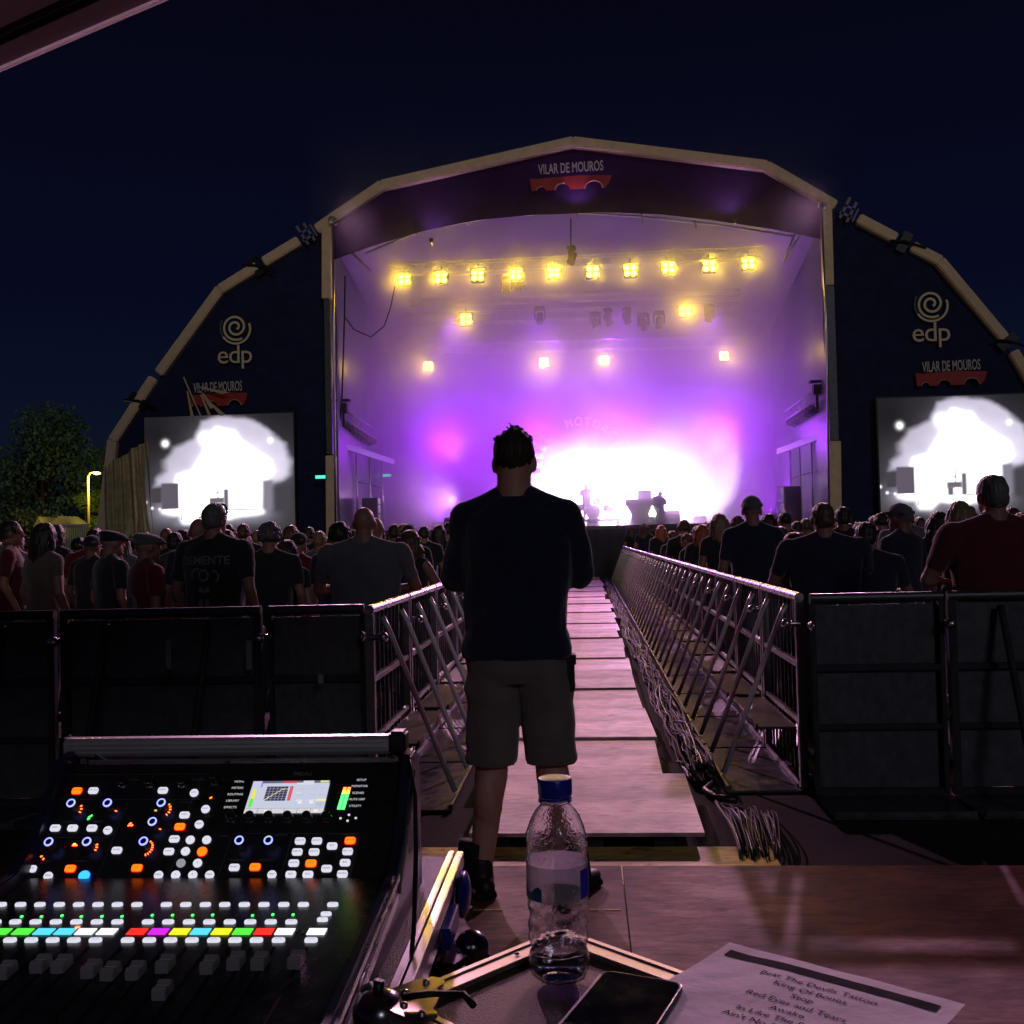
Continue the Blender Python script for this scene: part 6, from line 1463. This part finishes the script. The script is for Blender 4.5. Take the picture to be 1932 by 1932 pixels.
prof2 = prof + [(max(.0005, r_ - .0006), z_ + (.0008 if z_ < .012 else 0)) for r_, z_ in prof[::-1] if not (.197 < z_ < .2015)]
s = MB(); s.lathe(prof2, bb, 96, fn=bfn, cap=False); s.build('bottle_shell', pet, bot, smooth=True)
inner = [(.003, .0075), (.018, .004), (.0235, .003), (.0285, .007), (.0300, .014)] + [(.0306 - .0016 * math.sin((z - .02) * 95) ** 2, z) for z in np.linspace(.020, .032, 6)] + [(.0305, .0325), (.0003, .0320)]
s = MB(); s.lathe(inner, bb, 72, fn=lambda r_, z_, t: bfn(r_, z_, t) * .985); s.build('water', mat('water', (.96, .96, 1.0), .0, trans=1.0, ior=1.25), bot, smooth=True)
s = MB(); s.lathe([(.0331, .093), (.0331, .132)], bb, 64, cap=False); lb_ = s.build('label', None, bot, smooth=True)
def see_thru(name, col, amount):
    # translucent film: lets the light behind it glow through
    m = bpy.data.materials.new(name); m.use_nodes = True; nt = m.node_tree; out = nt.nodes['Material Output']; nt.nodes.remove(nt.nodes['Principled BSDF'])
    t1 = nt.nodes.new('ShaderNodeBsdfTransparent'); t2 = nt.nodes.new('ShaderNodeBsdfTranslucent'); t3 = nt.nodes.new('ShaderNodeBsdfDiffuse'); ad = nt.nodes.new('ShaderNodeMixShader'); mx = nt.nodes.new('ShaderNodeMixShader')
    t2.inputs[0].default_value = (*col, 1); t3.inputs[0].default_value = (*col, 1); ad.inputs[0].default_value = .4; mx.inputs[0].default_value = amount
    nt.links.new(t2.outputs[0], ad.inputs[1]); nt.links.new(t3.outputs[0], ad.inputs[2]); nt.links.new(t1.outputs[0], mx.inputs[1]); nt.links.new(ad.outputs[0], mx.inputs[2]); nt.links.new(mx.outputs[0], out.inputs[0]); return m
lm = see_thru('frosted_label', (.75, .70, .78), .55)
lb_.data.materials.clear(); lb_.data.materials.append(lm)
s = MB(); s.grid(lambda u, v: Vector((bb.x + .0334 * math.cos(R(180 + 62 * u)), bb.y + .0334 * math.sin(R(180 + 62 * u)), bb.z + .094 + (.012 + .004 * math.sin(u * 9)) * v)), 16, 3); s.build('label_print', mat('blue_label_print', (.03, .10, .25), .4), bot, smooth=True)
s = MB(); s.grid(lambda u, v: Vector((bb.x + .0334 * math.cos(R(318 + 42 * u)), bb.y + .0334 * math.sin(R(318 + 42 * u)), bb.z + .095 + .032 * v)), 12, 4); s.build('label_print', mat('deep_blue_label_print', (.01, .03, .55), .3), bot, smooth=True)
capp = [(.0168, .2045), (.0178, .206), (.0180, .209), (.0180, .2225), (.0172, .2250), (.0150, .2256), (.0004, .2256)]
s = MB(); s.lathe(capp, bb, 96, fn=lambda r_, z_, t: r_ * (1 + (.018 * (1 if math.sin(48 * t) > 0 else 0) if .2065 < z_ < .2235 else 0)), cap=False); s.build('cap', mat('blue_cap_plastic', (.008, .03, .38), .32), bot, smooth=R(50))
s = MB(); s.lathe([(.0168, .2015), (.0177, .2018), (.0177, .2038), (.0168, .2042)], bb, 48, cap=False); s.build('cap_ring', MATS['blue_cap_plastic'], bot, smooth=True); bot.scale = (1, 1, .935)
rs = random.Random(5); s = MB()
for i in range(95):
    t = rs.uniform(0, 6.28); z = rs.choice([rs.uniform(.132, .190), rs.uniform(.05, .09), rs.uniform(.13, .165)]); r_ = float(np.interp(z, [p[1] for p in prof], [p[0] for p in prof])); q = rs.uniform(.0005, .0015)
    s.ell(bb + Vector((r_ * math.cos(t), r_ * math.sin(t), z)), (q, q, q * rs.uniform(.7, 1.2)), 8, 6)
s.build('droplets', mat('droplet', (1, 1, 1), .0, trans=1.0, ior=1.33, spec=1.0), bot, smooth=True)

# ------------------------------------------------------------------ phone and setlist on the case
TL = atZ(1138, 1830, ZT + .014); TR = atZ(1300, 1856, ZT + .014); e = (TR - TL).normalized(); nrm = Vector((0, 0, 1)); dn = Vector((e.y, -e.x, 0)); W2 = .088; L2_ = .168
ctr = TL + e * (W2 / 2) + dn * (L2_ / 2)
ph = thing('smartphone', 'dark smartphone in a black case lying face up on the front road case', 'smartphone', (ctr.x, ctr.y, ZT + .004))
def rp(w_, h_, r_, z): return [Vector((ctr.x, ctr.y, z)) + e * x - dn * y_ for x, y_ in rr_poly(w_, h_, r_, 8)]
s = MB(); s.rings([rp(W2 - .004, L2_ - .004, .010, ZT + .004), rp(W2, L2_, .012, ZT + .006), rp(W2, L2_, .012, ZT + .0130), rp(W2 - .003, L2_ - .003, .011, ZT + .0142), rp(W2 - .006, L2_ - .006, .010, ZT + .0136)]); s.build('phone_case', mat('rubber_case', (.03, .03, .03), .3), ph, smooth=R(40))
s = MB(); s.rings([rp(W2 - .0062, L2_ - .0062, .010, ZT + .0130), rp(W2 - .0066, L2_ - .0066, .0098, ZT + .0140)]); s.build('phone_screen', mat('phone_glass', (.010, .010, .011), .07, rvar=.05, scale=25, coat=.5, var=.2), ph)
s = MB(); fr = [rp(W2 - .0028, L2_ - .0028, .0112, ZT + .0143), rp(W2 - .0016, L2_ - .0016, .0116, ZT + .0146), rp(W2 - .0006, L2_ - .0006, .012, ZT + .0138)]
s.rings(fr, close=False); s.build('phone_edge_highlight', mat('edge_highlight', (.45, .42, .42), .3, .8), ph, smooth=True)  # pale rim added as the highlight along the phone case edge
PTL = atZ(1377, 1782, ZT + .006); PTR = atZ(1822, 1904, ZT + .006); ex = (PTR - PTL); WL = ex.length; ex.normalize(); ey = Vector((ex.y, -ex.x, 0)); HL = .21
paper = thing('setlist_sheet', 'crumpled white paper setlist with typed song titles on the front road case', 'paper', (PTL + ex * WL / 2 + ey * HL / 2) * Vector((1, 1, 0)) + Vector((0, 0, ZT + .004)))
def pz(u, v): return ZT + .0055 + .0032 * noise.noise(Vector((u * 2.6, v * 2, 2))) + .0016 * abs(noise.noise(Vector((u * 5 + v * 3, v * 1.5 - u, 8)))) + .0006 * noise.noise(Vector((u * 7, v * 7, 5))) + .004 * max(0, u - .8) ** 1 + .003 + .010 * max(0, .25 - v) * (u)
def pp(u, v, dz=0): q = PTL + ex * (WL * u) + ey * (HL * v); return Vector((q.x, q.y, pz(u, v) + dz))
s = MB(); s.grid(lambda u, v: pp(u, v), 60, 50); s.build('sheet', mat('white_paper', (.92, .88, .90), .75, bump=.1, bscale=80), paper, smooth=True)
s = MB(); s.grid(lambda u, v: pp(.045 + .89 * u, .085 + .075 * v, .0006), 50, 4); s.build('header_bar', mat('faded_black_toner', (.05, .045, .05), .9, var=.5, scale=30, spec=.05), paper, smooth=True)
lines = ['Beat The Devils Tattoo', 'King Of Bones', 'Stop', 'Red Eyes and Tears', 'Awake', 'In Like The Rose', "Ain't No Easy Way"]
for i, ln in enumerate(lines):
    me = text(ln, .0125, None, None, Matrix.Identity(4), 1.05, 0, 'typed_line'); subdiv(me, 1)
    for v in me.vertices:
        u_ = .50 + v.co.x / WL - .0; v_ = .245 + .078 * i - v.co.y / HL; q = pp(u_, v_, .0007); v.co = q
    link_mesh('typed_line', me, mat('toner', (.05, .045, .05), .9, spec=.05), paper)
# ------------------------------------------------------------------ cables on the ground
cab = [mat('grey_cable', (.03, .025, .024), .7), mat('dark_cable', (.02, .02, .02), .4), mat('pale_cable', (.10, .08, .08), .65), mat('brown_cable', (.05, .03, .024), .7)]
rs = random.Random(11)
cb = thing('cable_bundle', 'thick tangled bundle of cables running beside the plywood walkway to the stage', 'cables', (.62, 18, 0))
for i in range(34):
    ph, am = rs.uniform(0, 6), rs.uniform(.01, .045); pts = []; x0 = rs.uniform(-.07, .07)
    yy = 6.1 + rs.uniform(0, .3); k = 0; z0 = rs.uniform(.01, .12)
    while yy < 34:
        st_ = .14 + (yy - 6) * .03
        pts.append(Vector((.66 + x0 * (1 + .2 * math.sin(yy)) + am * math.sin(ph + yy * 2.1) + .03 * noise.noise(Vector((yy * 2.5, i, 0))) - .05 * min(1, (yy - 6) / 8), yy, max(.012, z0 + .03 * math.sin(yy * 3.1 + ph * 2) + .045 * noise.noise(Vector((yy * 1.8, i, 7))) * 1.2))))
        yy += st_
    s = MB(); s.tube(pts, rs.uniform(.004, .009), 6); s.build('cable', cab[i % 4], cb, smooth=True)
lc = thing('loose_cables', 'fan of loose thin cables dropping off by the right corner of the walkway', 'cables', (1.0, 4.9, 0))
for i in range(34):
    u = i / 33; a = atZ(1352 + rs.uniform(-8, 20) + 95 * u, 1520 + rs.uniform(-8, 14) + 8 * u, .02); b_ = atZ(1402 + 72 * u + rs.uniform(-8, 8), 1622 + rs.uniform(-14, 4), .05)
    m1 = a.lerp(b_, .35) + Vector((rs.uniform(-.04, .04), 0, rs.uniform(.02, .12))); m2 = a.lerp(b_, .7) + Vector((rs.uniform(-.06, .03), 0, rs.uniform(.02, .10)))
    pts = []
    for k in range(11):
        t = k / 10; pts.append(a * (1 - t) ** 3 + m1 * 3 * t * (1 - t) ** 2 + m2 * 3 * t * t * (1 - t) + b_ * t ** 3)
    s = MB(); s.tube(pts, rs.uniform(.0025, .005) if i else .010, 5); s.build('cable', cab[(i * 3 + 2) % 4], lc, smooth=True)
pts = [atZ(*c, .03) for c in ((1290, 1450), (1310, 1480), (1345, 1478), (1330, 1490), (1350, 1505), (1390, 1510))]
s = MB(); s.tube(pts, .02, 8); o = s.build('thick_cable', cab[1], smooth=True); tag(o, 'thick black cable bending off the bundle towards the right', 'cable')

# ------------------------------------------------------------------ trees, fence and street lamp at the left
def tree(x, y, h, rx, rz, n, label, seed, col, group='trees beyond the festival ground', low=.25, leaf=.32):
    rr = random.Random(seed); t = thing('tree', label, 'tree', (x, y, 0), group)
    s = MB(); top = Vector((x + rr.uniform(-.4, .4), y, h * .72)); s.tube([(x, y, 0), (x + .1, y, h * .25), top.lerp(Vector((x, y, 0)), .35), top], [.04 * h, .03 * h, .02 * h, .006 * h], 9)
    cl_ = []
    for i in range(15):
        a = rr.uniform(0, 6.28); q = rr.uniform(.25, .95); z = rr.uniform(low, .92); wd = math.sin(math.pi * min(1, (z - low) / (1 - low) * .8 + .2)) 
        c = Vector((x + rx * q * wd * math.cos(a), y + rx * q * wd * math.sin(a), h * z)); cl_.append((c, rr.uniform(.28, .48) * rx)); s.tube([Vector((x, y, h * max(.15, z * .55))), c.lerp(Vector((x, y, h * z)), .4), c], [.014 * h, .008 * h, .003 * h], 5)
    s.build('trunk', mat('bark', (.05, .04, .03), .9), t, smooth=True)
    vs = []; fs = []
    for i in range(n):
        c, r_ = cl_[rr.randrange(len(cl_))]; d = Vector((rr.gauss(0, 1), rr.gauss(0, 1), rr.gauss(0, .8))); d.normalize(); p = c + d * r_ * rr.random() ** .35
        a = Vector((rr.gauss(0, 1), rr.gauss(0, 1), rr.gauss(0, 1))).normalized(); b_ = a.orthogonal().normalized(); l = leaf * rr.uniform(.5, 1.1); k = len(vs)
        vs += [p - a * l / 2, p + b_ * l * .28, p + a * l / 2, p - b_ * l * .28]; fs.append((k, k + 1, k + 2, k + 3))
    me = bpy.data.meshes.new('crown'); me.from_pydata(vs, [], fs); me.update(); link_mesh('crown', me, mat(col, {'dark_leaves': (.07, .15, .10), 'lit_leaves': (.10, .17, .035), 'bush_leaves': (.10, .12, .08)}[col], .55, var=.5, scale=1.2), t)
c = atY(88, 1000, 52); tree(c.x, 52, 8.6, 3.7, 4, 12000, 'large dark round tree behind the fence at the far left', 3, 'dark_leaves', leaf=.30)
c = atY(10, 1000, 58); tree(c.x, 58, 6.8, 3.2, 4, 5000, 'dark tree cut by the left edge of the photo', 4, 'dark_leaves', leaf=.3)
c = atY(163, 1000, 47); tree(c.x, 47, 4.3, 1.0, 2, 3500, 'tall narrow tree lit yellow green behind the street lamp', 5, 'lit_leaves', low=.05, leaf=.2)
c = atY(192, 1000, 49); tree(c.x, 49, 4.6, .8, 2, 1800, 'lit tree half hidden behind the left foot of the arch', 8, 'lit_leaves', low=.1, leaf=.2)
c = atY(50, 1000, 46); tree(c.x, 46, 3.4, 1.4, 2, 3000, 'low grey green bush under the large dark tree', 6, 'bush_leaves', low=.05, leaf=.2)
c = atY(115, 1000, 45); tree(c.x, 45, 3.3, 1.4, 2, 3000, 'low dark bush directly above the white fence', 7, 'bush_leaves', low=.05, leaf=.2)
a = atY(98, 1000, 40); b_ = atY(166, 1000, 40)
t = thing('white_fence', 'white slatted fence lit greenish yellow behind the crowd at the far left', 'fence', ((a.x + b_.x) / 2, 40, 0))
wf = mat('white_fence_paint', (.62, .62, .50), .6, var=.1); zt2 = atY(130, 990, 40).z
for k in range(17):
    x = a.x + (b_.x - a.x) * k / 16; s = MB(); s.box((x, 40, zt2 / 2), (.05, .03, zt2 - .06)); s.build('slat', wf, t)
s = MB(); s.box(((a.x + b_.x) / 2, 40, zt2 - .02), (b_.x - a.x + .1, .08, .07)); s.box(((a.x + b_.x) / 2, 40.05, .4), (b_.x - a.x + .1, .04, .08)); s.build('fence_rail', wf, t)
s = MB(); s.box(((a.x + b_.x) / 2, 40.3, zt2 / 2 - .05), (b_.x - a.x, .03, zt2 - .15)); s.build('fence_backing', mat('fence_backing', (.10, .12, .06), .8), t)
for k, (x0, x1, yt) in enumerate(((62, 82, 986), (85, 140, 984))):
    p = atY(x0, yt, 43); q = atY(x1, yt + 6, 43); r_ = p.lerp(q, .5) + Vector((0, 0, .25)); s = MB()
    z1 = min(p.z, q.z) - .05
    s.prism([Vector((p.x, 43, z1)), Vector((q.x, 43, z1)), Vector((r_.x, 43, z1 + .45))], (0, 1.6, 0)); o = None
    tt = thing('market_tent', ('small', 'larger')[k] + ' white peaked tent top behind the crowd at the far left', 'tent', (r_.x, 43.8, 0)); s.build('tent_roof', mat('dull_tent', (.22, .22, .18), .7), tt)
    s = MB()
    for xx in (p.x + .03, q.x - .03):
        for y_ in (43.05, 44.55): s.tube([(xx, y_, 0), (xx, y_, z1)], .03, 6)
    s.build('tent_legs', darksteel, tt)
lp = atY(183, 893, 42); t = thing('street_lamp', 'street lamp with a yellow light beside the left foot of the arch', 'street lamp', (lp.x - .35, 42, 0))
x0 = atY(167, 950, 42).x; s = MB(); s.tube([(x0, 42, 0), (x0, 42, lp.z - .1)], [.06, .045], 10); s.tube([(x0, 42, lp.z - .15), (x0 + .1, 42, lp.z + .02), (lp.x, 42, lp.z + .06)], .03, 8); s.build('pole', mat('painted_pole', (.16, .14, .09), .6), t, smooth=True)
s = MB(); s.ell(lp, (.16, .10, .06), 14, 8); s.build('lamp_head', emat('sodium_lamp', (1.0, .72, .12), 9), t, smooth=True)
ld = bpy.data.lights.new('street_light', 'POINT'); ld.energy = 600; ld.color = (1.0, .72, .12); ld.shadow_soft_size = .1; o = bpy.data.objects.new('street_light', ld); COL.objects.link(o); o.location = (lp.x, 41.7, lp.z - .1)

# ------------------------------------------------------------------ canopy edge over the mixing position
p0 = atZ(-60, 151, 3.2); p1 = atZ(320, -14, 3.2); d = (p1 - p0).normalized(); inw = Vector((-d.y, d.x, 0)); inw = inw if inw.x < 0 else -inw
q0 = p0 - d * 1.5; q1 = p1 + d * 2.6
t = thing('canopy', 'corner of a dark canopy over the mixing position, its white hem showing', 'canopy', (q0.x, q0.y, 0))
cm = see_thru('canopy_cloth', (.42, .36, .36), 1.0); hm = see_thru('white_hem', (.95, .92, .92), 1.0)
s = MB(); s.prism([q0 - inw * 0, q1 - inw * 0, q1 - inw * -3.2, q0 - inw * -3.2], (0, 0, .012)); s.build('canopy_cloth', cm, t)
s = MB(); s.bar(q0 - inw * .006 + Vector((0, 0, -.002)), q1 - inw * .006 + Vector((0, 0, -.002)), .010, .022); s.build('hem', hm, t)
s = MB(); s.bar(q0 + inw * .12 - Vector((0, 0, .012)), q1 + inw * .12 - Vector((0, 0, .012)), .012, .02); s.bar(q0 + inw * .155 - Vector((0, 0, .012)), q1 + inw * .155 - Vector((0, 0, .012)), .008, .02); s.build('seam', blackm, t)
for q in (q0 + inw * 3.0 + d * .3, q0 + inw * .3 + d * .1):
    s = MB(); s.tube([(q.x, q.y, .13), (q.x, q.y, 3.19)], .025, 8); s.build('canopy_pole', darksteel, t, smooth=True)
